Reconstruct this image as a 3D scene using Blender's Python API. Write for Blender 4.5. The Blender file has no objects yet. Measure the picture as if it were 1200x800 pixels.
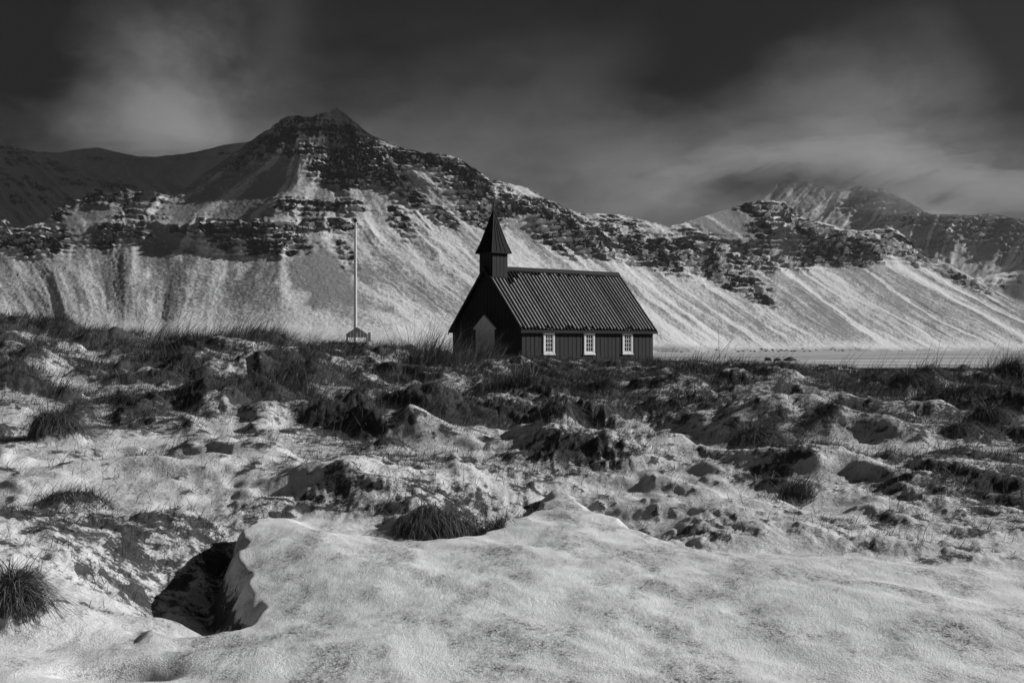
import bpy, bmesh, math, random
import numpy as np
from mathutils import Vector, Matrix

random.seed(7)
RNG = np.random.default_rng(11)
S = bpy.context.scene
COL = S.collection
R = math.radians

# ------------------------------------------------------------------ camera
EYE = 1.7
F, CX, CY = 1500.0, 600.0, 405.0          # focal length and horizon used to survey the site (photo 1200 x 800)
cam = bpy.data.cameras.new('camera')
cam.lens = 45.0
cam.sensor_width = 36.0
cam.clip_start = 0.2
cam.clip_end = 60000
co = bpy.data.objects.new('camera', cam)
COL.objects.link(co)
co.location = (0, 0, EYE)
co.rotation_euler = (R(90 + 0.19), 0, 0)
S.camera = co

# ------------------------------------------------------------------ light
SUN_EL, SUN_PHI = 27.0, 13.0                # from the right, a little ahead of the camera
sd = Vector((math.cos(R(SUN_PHI)) * math.cos(R(SUN_EL)), math.sin(R(SUN_PHI)) * math.cos(R(SUN_EL)), math.sin(R(SUN_EL))))
sun = bpy.data.lights.new('sun', 'SUN')
sun.energy = 4.7
sun.angle = R(0.53)
sun.color = (1.0, 1.0, 1.0)
so = bpy.data.objects.new('sun', sun)
COL.objects.link(so)
so.rotation_euler = sd.to_track_quat('Z', 'Y').to_euler()
so.location = (60, 5, 40)

vs = S.view_settings
vs.view_transform = 'Standard'
vs.look = 'None'
vs.exposure = 0.0
vs.gamma = 1.0
vs.use_curve_mapping = False
S.cycles.use_denoising = True
S.cycles.denoising_prefilter = 'ACCURATE'
S.cycles.volume_bounces = 0
S.cycles.max_bounces = 6
S.cycles.transparent_max_bounces = 8


class NT:
    """small helper for writing node trees"""
    def __init__(s, tree):
        s.t = tree
        tree.nodes.clear()

    def n(s, typ, **kw):
        nd = s.t.nodes.new(typ)
        for k, v in kw.items():
            setattr(nd, k, v)
        return nd

    def link(s, a, b):
        s.t.links.new(a, b)

    def put(s, sock, v):
        if isinstance(v, bpy.types.NodeSocket):
            s.t.links.new(v, sock)
        else:
            sock.default_value = v

    def math(s, op, a, b=None, c=None, clamp=False):
        nd = s.n('ShaderNodeMath', operation=op, use_clamp=clamp)
        s.put(nd.inputs[0], a)
        if b is not None:
            s.put(nd.inputs[1], b)
        if c is not None:
            s.put(nd.inputs[2], c)
        return nd.outputs[0]

    def rng(s, v, a, b, c, d, smooth=False):
        nd = s.n('ShaderNodeMapRange', interpolation_type='SMOOTHSTEP' if smooth else 'LINEAR')
        s.put(nd.inputs[0], v)
        for i, x in enumerate((a, b, c, d)):
            s.put(nd.inputs[i + 1], x)
        return nd.outputs[0]

    def noise(s, vec, scale, detail=4, rough=0.55, dist=0.0):
        nd = s.n('ShaderNodeTexNoise')
        if vec is not None:
            s.link(vec, nd.inputs['Vector'])
        nd.inputs['Scale'].default_value = scale
        nd.inputs['Detail'].default_value = detail
        nd.inputs['Roughness'].default_value = rough
        nd.inputs['Distortion'].default_value = dist
        return nd.outputs[0]

    def mapping(s, vec, scale=(1, 1, 1), rot=(0, 0, 0)):
        nd = s.n('ShaderNodeMapping')
        s.link(vec, nd.inputs[0])
        nd.inputs['Scale'].default_value = scale
        nd.inputs['Rotation'].default_value = rot
        return nd.outputs[0]

    def ramp(s, v, pts):
        nd = s.n('ShaderNodeValToRGB')
        s.put(nd.inputs[0], v)
        el = nd.color_ramp.elements
        while len(el) < len(pts):
            el.new(0.5)
        for e, (p, c) in zip(el, pts):
            e.position = p
            e.color = (c, c, c, 1)
        return nd.outputs[0]

    def attr(s, name):
        return s.n('ShaderNodeAttribute', attribute_name=name).outputs['Fac']

    def grey(s, v):
        nd = s.n('ShaderNodeCombineColor')
        for i in range(3):
            s.put(nd.inputs[i], v)
        return nd.outputs[0]


# ------------------------------------------------------------------ world: storm sky
def pdir(px, py):
    return Vector(((px - CX) / F, 1, (CY - py) / F)).normalized()


W = bpy.data.worlds.new("World")
S.world = W
W.use_nodes = True
w = NT(W.node_tree)
sky = w.n('ShaderNodeTexSky', sky_type='NISHITA')
sky.sun_disc = False
sky.sun_elevation = R(SUN_EL)
sky.sun_rotation = R(90 - SUN_PHI)
sky.air_density = 1.0
sky.dust_density = 2.0
bw = w.n('ShaderNodeRGBToBW')
w.link(sky.outputs[0], bw.inputs[0])
tc = w.n('ShaderNodeTexCoord')
D = tc.outputs['Generated']
sep = w.n('ShaderNodeSeparateXYZ')
w.link(D, sep.inputs[0])
el = sep.outputs[2]
# cloud cover by elevation: thin and bright near the horizon, heavy and dark above
band = w.ramp(w.math('MAXIMUM', el, 0.0), [(0.0, .34), (0.06, .36), (0.11, .33), (0.16, .20), (0.205, .085), (0.255, .030), (0.40, .12), (1.0, .24)])
sw = w.mapping(D, (2.2, 2.2, 4.2), (0, R(-28), 0))
n1 = w.noise(sw, 2.6, 6, .58, .1)
n2 = w.noise(w.mapping(D, (1, 1, 1.6), (0, R(-35), 0)), 7.0, 8, .6, .15)
n3 = w.noise(w.mapping(D, (1.0, 1.0, 2.6), (0, R(-38), 0)), 5.5, 8, .62, .25)
cl = w.math('ADD', w.math('ADD', w.rng(n1, .3, .7, .78, 1.22), w.rng(n2, .3, .7, -.30, .30)), w.rng(n3, .32, .68, -.52, .52))


def glow(px, py, r, amt, stretch=None):
    d = pdir(px, py)
    sub = w.n('ShaderNodeVectorMath', operation='SUBTRACT')
    w.link(D, sub.inputs[0])
    sub.inputs[1].default_value = d
    v = sub.outputs[0]
    if stretch:
        v = w.mapping(v, (stretch[0], 1, stretch[1]), (0, R(stretch[2]), 0))
    ln = w.n('ShaderNodeVectorMath', operation='LENGTH')
    w.link(v, ln.inputs[0])
    q = w.math('DIVIDE', ln.outputs[1], r)
    q = w.math('MAXIMUM', w.math('ADD', q, w.rng(n2, .3, .7, .55, -.55)), 0.0)
    g = w.math('EXPONENT', w.math('MULTIPLY', w.math('MULTIPLY', q, q), -1.0))
    return w.math('MULTIPLY', g, amt)


tot = w.math('MULTIPLY', band, cl)
for a in [(200, 136, .048, .85, (1, .75, 25)), (325, 45, .05, .13, (1.7, .45, 25)), (1000, 185, .065, .32, (.7, 1.0, 0)), (1130, 110, .035, .05, (1.3, .6, 20)),
          (640, 175, .09, .17, (.6, 1.2, 0)), (680, 110, .035, .08, (1, 1, 0)),
          (30, 150, .08, -.13, None), (775, 125, .055, -.16, (.55, 1.5, 30)), (870, 60, .06, -.09, (.7, 1.4, 30)), (1205, 140, .045, -.18, (1.2, .6, 0)), (1190, 40, .06, -.05, None)]:
    tot = w.math('ADD', tot, glow(*a))
tot = w.math('MAXIMUM', tot, 0.03)
bg = w.n('ShaderNodeBackground')
w.link(w.grey(w.math('MULTIPLY', w.math('MULTIPLY', bw.outputs[0], tot), 1.0)), bg.inputs[0])
bg.inputs[1].default_value = 0.08
out = w.n('ShaderNodeOutputWorld')
w.link(bg.outputs[0], out.inputs[0])


# ------------------------------------------------------------------ numpy noise
def _hash(ix, iy, seed):
    h = (ix.astype(np.int64) * 374761393 + iy.astype(np.int64) * 668265263 + seed * 974634257) & 0xffffffff
    h = ((h ^ (h >> 13)) * 1274126177) & 0xffffffff
    return (h ^ (h >> 16)) & 0xffffffff


def perlin(x, y, seed=0):
    x = np.asarray(x, dtype=np.float64); y = np.asarray(y, dtype=np.float64)
    x0 = np.floor(x); y0 = np.floor(y)
    fx = x - x0; fy = y - y0
    u = fx * fx * fx * (fx * (fx * 6 - 15) + 10); v = fy * fy * fy * (fy * (fy * 6 - 15) + 10)

    def g(dx, dy):
        a = _hash(x0 + dx, y0 + dy, seed) * (2 * np.pi / 4294967296.0)
        return np.cos(a) * (fx - dx) + np.sin(a) * (fy - dy)
    a = g(0, 0); b = g(1, 0); c = g(0, 1); d = g(1, 1)
    return 1.5 * ((a + u * (b - a)) * (1 - v) + (c + u * (d - c)) * v)


def fbm(x, y, oct=4, seed=0, gain=.5, lac=2.03):
    s = 0; a = 1; t = 0
    for i in range(oct):
        s = s + a * perlin(x, y, seed + i * 17)
        t += a; a *= gain; x = x * lac + 3.1; y = y * lac - 1.7
    return s / t


def ridged(x, y, oct=4, seed=0, gain=.5):
    s = 0; a = 1; t = 0
    for i in range(oct):
        s = s + a * (1 - 2 * np.abs(perlin(x, y, seed + i * 13)))
        t += a; a *= gain; x = x * 2.1 + 5.2; y = y * 2.1 + 1.3
    return s / t


def sm(a, b, x):
    t = np.clip((x - a) / (b - a), 0, 1)
    return t * t * (3 - 2 * t)


# ------------------------------------------------------------------ object helpers
def tag(o, label=None, cat=None, group=None, kind=None):
    if label: o['label'] = label
    if cat: o['category'] = cat
    if group: o['group'] = group
    if kind: o['kind'] = kind
    return o


def link(name, me, mat=None, parent=None):
    o = bpy.data.objects.new(name, me)
    COL.objects.link(o)
    if mat and me and not me.materials:
        me.materials.append(mat)
    if parent:
        o.parent = parent
    return o


def empty(name, loc, rz=0):
    o = bpy.data.objects.new(name, None)
    COL.objects.link(o)
    o.location = loc
    o.rotation_euler = (0, 0, rz)
    o.empty_display_size = .3
    return o


def fast_mesh(name, V, Fc, attrs=None, smooth=True):
    """V (n,3), Fc (m,k) uniform polygons"""
    me = bpy.data.meshes.new(name)
    V = np.ascontiguousarray(V, dtype=np.float32); Fc = np.ascontiguousarray(Fc, dtype=np.int32)
    m, k = Fc.shape
    me.vertices.add(len(V)); me.vertices.foreach_set('co', V.ravel())
    me.loops.add(m * k); me.loops.foreach_set('vertex_index', Fc.ravel())
    me.polygons.add(m); me.polygons.foreach_set('loop_start', np.arange(0, m * k, k, dtype=np.int32))
    me.polygons.foreach_set('use_smooth', np.full(m, smooth))
    for nm, a in (attrs or {}).items():
        at = me.attributes.new(nm, 'FLOAT', 'POINT')
        at.data.foreach_set('value', np.ascontiguousarray(a, dtype=np.float32).ravel())
    me.update(calc_edges=True)
    return me


def grid_faces(nr, nc):
    i = np.arange(nr - 1)[:, None] * nc + np.arange(nc - 1)[None, :]
    return np.stack([i, i + 1, i + nc + 1, i + nc], -1).reshape(-1, 4)


def grid_normals(P):
    du = np.gradient(P, axis=1); dv = np.gradient(P, axis=0)
    n = np.cross(du, dv)
    n /= np.linalg.norm(n, axis=2, keepdims=True) + 1e-9
    n[n[..., 2] < 0] *= -1
    return n


class MB:
    """collects simple solids into one mesh"""
    def __init__(s):
        s.v = []; s.f = []

    def add(s, v, f):
        b = len(s.v)
        s.v += [tuple(p) for p in v]; s.f += [tuple(b + i for i in q) for q in f]
        return s

    def box(s, x0, x1, y0, y1, z0, z1):
        return s.add([(x0, y0, z0), (x1, y0, z0), (x1, y1, z0), (x0, y1, z0), (x0, y0, z1), (x1, y0, z1), (x1, y1, z1), (x0, y1, z1)],
                     [(0, 3, 2, 1), (4, 5, 6, 7), (0, 1, 5, 4), (1, 2, 6, 5), (2, 3, 7, 6), (3, 0, 4, 7)])

    def prism(s, poly, axis, a, b):
        """poly: list of 2D points; extruded along axis from a to b"""
        n = len(poly)

        def mk(p, t):
            return {'x': (t, p[0], p[1]), 'y': (p[0], t, p[1]), 'z': (p[0], p[1], t)}[axis]
        v = [mk(p, a) for p in poly] + [mk(p, b) for p in poly]
        f = [tuple(range(n))[::-1], tuple(range(n, 2 * n))] + [(i, (i + 1) % n, n + (i + 1) % n, n + i) for i in range(n)]
        return s.add(v, f)

    def tube(s, pts, r, n=8):
        pts = [Vector(p) for p in pts]
        if not isinstance(r, (list, tuple)): r = [r] * len(pts)
        rings = []
        for i, p in enumerate(pts):
            d = (pts[min(i + 1, len(pts) - 1)] - pts[max(i - 1, 0)]).normalized()
            u = d.orthogonal().normalized(); q = d.cross(u)
            rings.append([p + (u * math.cos(2 * math.pi * k / n) + q * math.sin(2 * math.pi * k / n)) * r[i] for k in range(n)])
        v = [p for ring in rings for p in ring]
        f = [(i * n + k, i * n + (k + 1) % n, (i + 1) * n + (k + 1) % n, (i + 1) * n + k) for i in range(len(pts) - 1) for k in range(n)]
        f += [tuple(range(n))[::-1], tuple(range((len(pts) - 1) * n, len(pts) * n))]
        return s.add(v, f)

    def lathe(s, prof, n=14, c=(0, 0, 0)):
        v = [(c[0] + r * math.cos(2 * math.pi * k / n), c[1] + r * math.sin(2 * math.pi * k / n), c[2] + z) for r, z in prof for k in range(n)]
        f = [(i * n + k, i * n + (k + 1) % n, (i + 1) * n + (k + 1) % n, (i + 1) * n + k) for i in range(len(prof) - 1) for k in range(n)]
        f += [tuple(range(n))[::-1], tuple(range((len(prof) - 1) * n, len(prof) * n))]
        return s.add(v, f)

    def mesh(s, name, bevel=0):
        me = bpy.data.meshes.new(name)
        me.from_pydata(s.v, [], s.f)
        bm = bmesh.new(); bm.from_mesh(me)
        bmesh.ops.recalc_face_normals(bm, faces=bm.faces)
        if bevel:
            bmesh.ops.bevel(bm, geom=[e for e in bm.edges], offset=bevel, segments=1, affect='EDGES')
        bm.to_mesh(me); bm.free()
        return me

    def build(s, name, mat, parent=None, bevel=0):
        return link(name, s.mesh(name, bevel), mat, parent)


# ------------------------------------------------------------------ materials (the place is photographed in black and white)
def mat_new(name):
    m = bpy.data.materials.new(name)
    m.use_nodes = True
    t = NT(m.node_tree)
    b = t.n('ShaderNodeBsdfPrincipled')
    o = t.n('ShaderNodeOutputMaterial')
    t.link(b.outputs[0], o.inputs[0])
    return m, t, b


def bump(t, b, h, strength, dist):
    nd = t.n('ShaderNodeBump')
    nd.inputs['Strength'].default_value = strength
    nd.inputs['Distance'].default_value = dist
    t.link(h, nd.inputs['Height'])
    t.link(nd.outputs[0], b.inputs['Normal'])


def plain_mat(name, lo, hi, scale=3, rough=.8, stretch=(1, 1, 1), bmp=0.0, spec=.3):
    m, t, b = mat_new(name)
    p = t.n('ShaderNodeTexCoord').outputs['Object']
    n = t.noise(t.mapping(p, stretch), scale, 5, .65)
    t.link(t.grey(t.rng(n, .3, .7, lo, hi)), b.inputs['Base Color'])
    b.inputs['Roughness'].default_value = rough
    b.inputs['Specular IOR Level'].default_value = spec
    if bmp:
        bump(t, b, n, .5, bmp)
    return m


M = {}
M['tarred_wood'] = plain_mat('tarred_wood', .004, .010, 2.2, .7, (6, 6, .5), .004, .25)
M['tarred_board'] = plain_mat('tarred_board', .009, .020, 1.6, .65, (8, 8, .6), .004, .25)
M['tarred_roof'] = plain_mat('tarred_roof', .004, .009, 2.0, .75, (1, 1, 1), .003, .15)
M['frost'] = plain_mat('frost', .22, .50, 6, .8, (1, 1, 1), .004)
M['white_paint'] = plain_mat('white_paint', .62, .80, 5, .5, (1, 1, 3), .002)
M['pole_paint'] = plain_mat('pole_paint', .70, .85, 1.5, .45, (1, 1, 3))
M['grey_paint'] = plain_mat('grey_paint', .76, .84, 3, .6, (3, 3, 1), .002)
M['grey_wood'] = plain_mat('grey_wood', .5, .66, 4, .8, (5, 5, .7), .004)
M['dark_metal'] = plain_mat('dark_metal', .02, .04, 5, .5)
M['stone'] = plain_mat('stone', .08, .2, 5, .9, (1, 1, 1), .02)
M['boulder'] = plain_mat('boulder', .02, .06, .6, .9, (1, 1, 1), .2)

m, t, b = mat_new('window_glass')
b.inputs['Base Color'].default_value = (.02, .02, .02, 1)
b.inputs['Roughness'].default_value = .08
M['glass'] = m

# meadow snow with bare turf showing through
m, t, b = mat_new('snowy_turf')
P = t.n('ShaderNodeTexCoord').outputs['Object']
bare = t.attr('bare'); drift = t.attr('drift')
f1 = t.noise(P, 7.0, 6, .68)
f2 = t.noise(P, 38.0, 4, .7)
f3 = t.noise(P, 2.1, 4, .6)
fine = t.math('ADD', t.rng(f1, .3, .7, -.30, .30), t.rng(f2, .3, .7, -.16, .16))
fac = t.rng(t.math('ADD', bare, fine), .36, .62, 0, 1, True)
soil = t.math('ADD', t.rng(f1, .3, .7, .025, .09), t.rng(f2, .35, .75, -.01, .02))
# wind-blown dust mottles the old snow
pm = t.mapping(P, (1.5, .62, 1), (0, 0, R(-22)))
m1 = t.noise(pm, 1.9, 6, .68, .3)
m2 = t.noise(P, 95.0, 3, .75)
m3 = t.noise(t.mapping(P, (1.6, .5, 1), (0, 0, R(-30))), 13.0, 4, .7, .6)
dust = t.math('MULTIPLY', t.rng(m1, .40, .64, .0, .62, True), t.rng(m3, .28, .62, .25, 1.0))
gr = t.noise(P, 70.0, 3, .7)
gr2 = t.noise(t.mapping(P, (1.2, .8, 1)), 24.0, 4, .7)
dust = t.math('MULTIPLY', t.math('ADD', dust, .03), t.math('MULTIPLY', t.rng(gr, .38, .62, .45, 1.35, True), t.rng(gr2, .35, .62, .55, 1.2, True)))
snowd = t.math('SUBTRACT', t.math('SUBTRACT', .90, dust), t.rng(m2, .32, .68, -.14, .20))
snowm = t.math('SUBTRACT', .74, t.rng(f3, .35, .7, 0, .26))
snow = t.math('ADD', t.math('MULTIPLY', snowd, drift), t.math('MULTIPLY', snowm, t.math('SUBTRACT', 1.0, drift)))
mixn = t.n('ShaderNodeMix', data_type='FLOAT')
t.link(fac, mixn.inputs[0]); t.link(snow, mixn.inputs[2]); t.link(soil, mixn.inputs[3])
t.link(t.grey(mixn.outputs[0]), b.inputs['Base Color'])
b.inputs['Roughness'].default_value = .85
b.inputs['Specular IOR Level'].default_value = .2
hh = t.math('ADD', t.math('MULTIPLY', f1, .6), t.math('ADD', t.math('MULTIPLY', f2, .16), t.math('MULTIPLY', m2, .05)))
hd = t.math('ADD', t.math('MULTIPLY', m3, .06), t.math('ADD', t.math('MULTIPLY', f2, .12), t.math('MULTIPLY', m2, .12)))
hmix = t.n('ShaderNodeMix', data_type='FLOAT')
t.link(drift, hmix.inputs[0]); t.link(hh, hmix.inputs[2]); t.link(hd, hmix.inputs[3])
bump(t, b, hmix.outputs[0], 1.0, .07)
M['turf'] = m

# mountain: rock, thin scree cover and snow
m, t, b = mat_new('snowy_rock')
P = t.n('ShaderNodeTexCoord').outputs['Object']
rock = t.attr('rock'); scree = t.attr('scree')
g1 = t.noise(P, .045, 6, .7)
g2 = t.noise(P, .16, 5, .75)
g3 = t.noise(t.mapping(P, (1, 1, 3)), .03, 5, .7)
fr = t.rng(t.math('ADD', rock, t.math('ADD', t.rng(g1, .3, .7, -.20, .20), t.rng(g2, .3, .7, -.13, .13))), .40, .56, 0, 1, True)
fs = t.rng(t.math('ADD', scree, t.math('ADD', t.rng(g2, .25, .75, -.55, .55), t.rng(g1, .3, .7, -.16, .16))), .15, 1.0, 0, .9, True)
rc = t.rng(g3, .3, .7, .006, .035)
snowc = t.rng(g1, .3, .7, .52, .66)
mx = t.n('ShaderNodeMix', data_type='FLOAT')
t.link(fs, mx.inputs[0]); t.link(snowc, mx.inputs[2]); mx.inputs[3].default_value = .15
mx2 = t.n('ShaderNodeMix', data_type='FLOAT')
t.link(fr, mx2.inputs[0]); t.link(mx.outputs[0], mx2.inputs[2]); t.link(rc, mx2.inputs[3])
t.link(t.grey(mx2.outputs[0]), b.inputs['Base Color'])
b.inputs['Roughness'].default_value = .95
b.inputs['Specular IOR Level'].default_value = .1
bump(t, b, t.math('ADD', g1, t.math('MULTIPLY', g2, .4)), .6, 8.0)
M['mountain'] = m

# frozen plain: wind streaks of snow over ice and sand
m, t, b = mat_new('snowy_plain')
P = t.n('ShaderNodeTexCoord').outputs['Object']
a1 = t.noise(t.mapping(P, (.0022, .018, 1)), 1.0, 7, .7, .5)
a2 = t.noise(P, .05, 5, .7)
t.link(t.grey(t.math('ADD', t.rng(a1, .38, .62, .14, .62), t.rng(a2, .3, .7, -.07, .07))), b.inputs['Base Color'])
b.inputs['Roughness'].default_value = .9
M['plain'] = m

# dry grass
m, t, b = mat_new('dry_grass')
sh = t.attr('shade')
t.link(t.grey(t.rng(sh, 0, 1, .035, .27)), b.inputs['Base Color'])
b.inputs['Roughness'].default_value = .75
b.inputs['Specular IOR Level'].default_value = .15
M['grass'] = m

m, t, b = mat_new('dark_peat')
P = t.n('ShaderNodeTexCoord').outputs['Object']
q = t.noise(P, 2.5, 5, .7)
t.link(t.grey(t.rng(q, .3, .7, .008, .03)), b.inputs['Base Color'])
b.inputs['Roughness'].default_value = .95
bump(t, b, q, .8, .1)
M['peat'] = m

m, t, b = mat_new('cloud_vapour')
b.inputs['Base Color'].default_value = (.8, .8, .8, 1)
b.inputs['Roughness'].default_value = 1
M['cloud'] = m

# ------------------------------------------------------------------ near ground: height function
PXK = np.array([-300, 0, 100, 200, 300, 420, 500, 560, 620, 700, 900, 1050, 1200, 1500], float)
YK = np.array([3, 7, 11, 15, 20, 26, 34, 42, 50, 60, 68, 80, 100, 130, 180], float)
HT = np.array([
    [.05, .10, .30, .50, .85, 1.4, 2.2, 2.8, 2.8, 2.6, 2.4, 1.6, 0, -3, -9],
    [.00, .05, .25, .45, .75, 1.2, 1.9, 2.50, 2.45, 2.2, 2.0, 1.4, 0, -3, -9],
    [.00, .03, .22, .42, .68, 1.05, 1.6, 2.05, 2.05, 1.9, 1.8, 1.3, 0, -3, -9],
    [.00, .02, .20, .38, .60, .92, 1.4, 1.75, 1.80, 1.7, 1.6, 1.2, 0, -3, -9],
    [.00, .02, .16, .34, .55, .85, 1.3, 1.65, 1.82, 1.75, 1.7, 1.4, 0, -3, -9],
    [.00, .02, .14, .33, .48, .68, .92, 1.12, 1.30, 1.44, 1.50, 1.4, 0, -3, -9],
    [.00, .02, .14, .30, .44, .60, .80, .98, 1.12, 1.22, 1.25, 1.1, 0, -3, -9],
    [.00, .02, .14, .30, .40, .52, .66, .80, .90, 1.02, 1.05, .95, 0, -3, -9],
    [.00, .02, .14, .30, .40, .50, .62, .70, .78, .84, .86, .80, 0, -3, -9],
    [.00, .02, .15, .30, .42, .52, .62, .70, .76, .82, .84, .78, 0, -3, -9],
    [.00, .02, .17, .32, .45, .53, .58, .60, .58, .56, .52, .15, -.8, -3, -9],
    [.00, .02, .18, .34, .48, .55, .56, .52, .45, .30, .12, -.40, -1.3, -4, -9],
    [.00, .02, .18, .34, .46, .52, .50, .42, .28, .05, -.15, -.55, -1.4, -4, -9],
    [.00, .02, .18, .34, .46, .52, .50, .42, .28, .05, -.15, -.55, -1.4, -4, -9]])


def base_h(px, Y):
    px = np.clip(px, -299, 1499); Yc = np.clip(Y, 3.01, 179.9)
    i = np.clip(np.searchsorted(PXK, px) - 1, 0, len(PXK) - 2); j = np.clip(np.searchsorted(YK, Yc) - 1, 0, len(YK) - 2)
    a = (px - PXK[i]) / (PXK[i + 1] - PXK[i]); a = a * a * (3 - 2 * a)
    c = (Yc - YK[j]) / (YK[j + 1] - YK[j])
    return (HT[i, j] * (1 - a) + HT[i + 1, j] * a) * (1 - c) + (HT[i, j + 1] * (1 - a) + HT[i + 1, j + 1] * a) * c


# far edge of the big snow drift in the foreground: bearing -> photo row -> distance
EDGE = np.array([(-1600, 738), (-300, 730), (0, 728), (60, 720), (110, 708), (150, 698), (180, 690), (205, 698), (232, 706), (262, 706), (278, 694), (286, 680), (272, 660), (264, 642), (272, 622), (292, 610), (330, 604), (368, 598), (410, 606),
                 (450, 620), (480, 630), (520, 624), (560, 616), (600, 604), (640, 580), (660, 572), (690, 590), (740, 610), (800, 628), (870, 634), (940, 638), (1000, 634),
                 (1080, 640), (1200, 646), (1500, 660), (2800, 690)], float)
STEP = np.array([(-300, .0), (100, .02), (125, .02), (150, .03), (180, .14), (215, .42), (270, .50), (288, .40), (310, .18), (350, .05), (420, .06), (450, .18), (490, .34), (600, .34), (640, .22), (670, .26), (700, .36), (740, .32), (765, .24),
                 (790, .08), (900, .07), (1200, .06), (1500, .05)], float)


def chaikin(p, k=2):
    for _ in range(k):
        q = np.empty((2 * len(p) - 2, 2))
        q[0::2] = .75 * p[:-1] + .25 * p[1:]; q[1::2] = .25 * p[:-1] + .75 * p[1:]
        p = np.vstack([p[:1], q, p[-1:]])
    return p


_ey = 1.55 * F / (EDGE[:, 1] - CY)
ESTEP = np.interp(EDGE[:, 0], STEP[:, 0], STEP[:, 1])
ESTEP[(EDGE[:, 0] > 215) & (EDGE[:, 0] < 291) & (EDGE[:, 1] > 608)] = .34
ESTEPW = chaikin(np.stack([ESTEP, ESTEP], -1), 2)[:, 0]
EDGEW = chaikin(np.stack([(EDGE[:, 0] - CX) / F * _ey, _ey], -1), 2)
POLY = np.vstack([EDGEW, [[EDGEW[-1, 0] + 1, -2], [EDGEW[0, 0] - 1, -2]]])


def drift_sd(px, Y):
    """metres from the drift's far edge, positive on the drift"""
    px = np.asarray(px, float); Y = np.asarray(Y, float)
    X = (px - CX) / F * Y
    out_ = np.full(X.shape, -9.0); stp = np.full(X.shape, .05)
    near = (Y < 15.5)
    x = X[near]; y = Y[near]
    wx = .16 * fbm(x * 1.3, y * 1.3, 3, 5) + .014 * fbm(x * 9, y * 9, 3, 7); wy = .30 * fbm(x * 1.1 + 9, y * 1.1, 3, 6) + .03 * fbm(x * 6, y * 6, 2, 8)
    x = x + wx; y = y + wy
    d2 = np.full(x.shape, 1e9); sw_ = np.zeros(x.shape); ss_ = np.zeros(x.shape)
    for k in range(len(EDGEW) - 1):
        ax, ay = EDGEW[k]; bx, by = EDGEW[k + 1]
        ux, uy = bx - ax, by - ay; L2 = ux * ux + uy * uy + 1e-12
        t_ = np.clip(((x - ax) * ux + (y - ay) * uy) / L2, 0, 1)
        dk = (x - ax - t_ * ux) ** 2 + (y - ay - t_ * uy) ** 2
        d2 = np.minimum(d2, dk)
        wk = math.sqrt(L2) / (dk + .04) ** 2.5
        sw_ += wk; ss_ += wk * .5 * (ESTEPW[k] + ESTEPW[k + 1])
    ins = np.zeros(x.shape, bool)
    n = len(POLY)
    for k in range(n):
        ax, ay = POLY[k]; bx, by = POLY[(k + 1) % n]
        if ay == by: continue
        c = ((ay > y) != (by > y)) & (x < (bx - ax) * (y - ay) / (by - ay) + ax)
        ins ^= c
    out_[near] = np.where(ins, 1, -1) * np.sqrt(d2)
    stp[near] = ss_ / sw_
    return out_, stp


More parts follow.
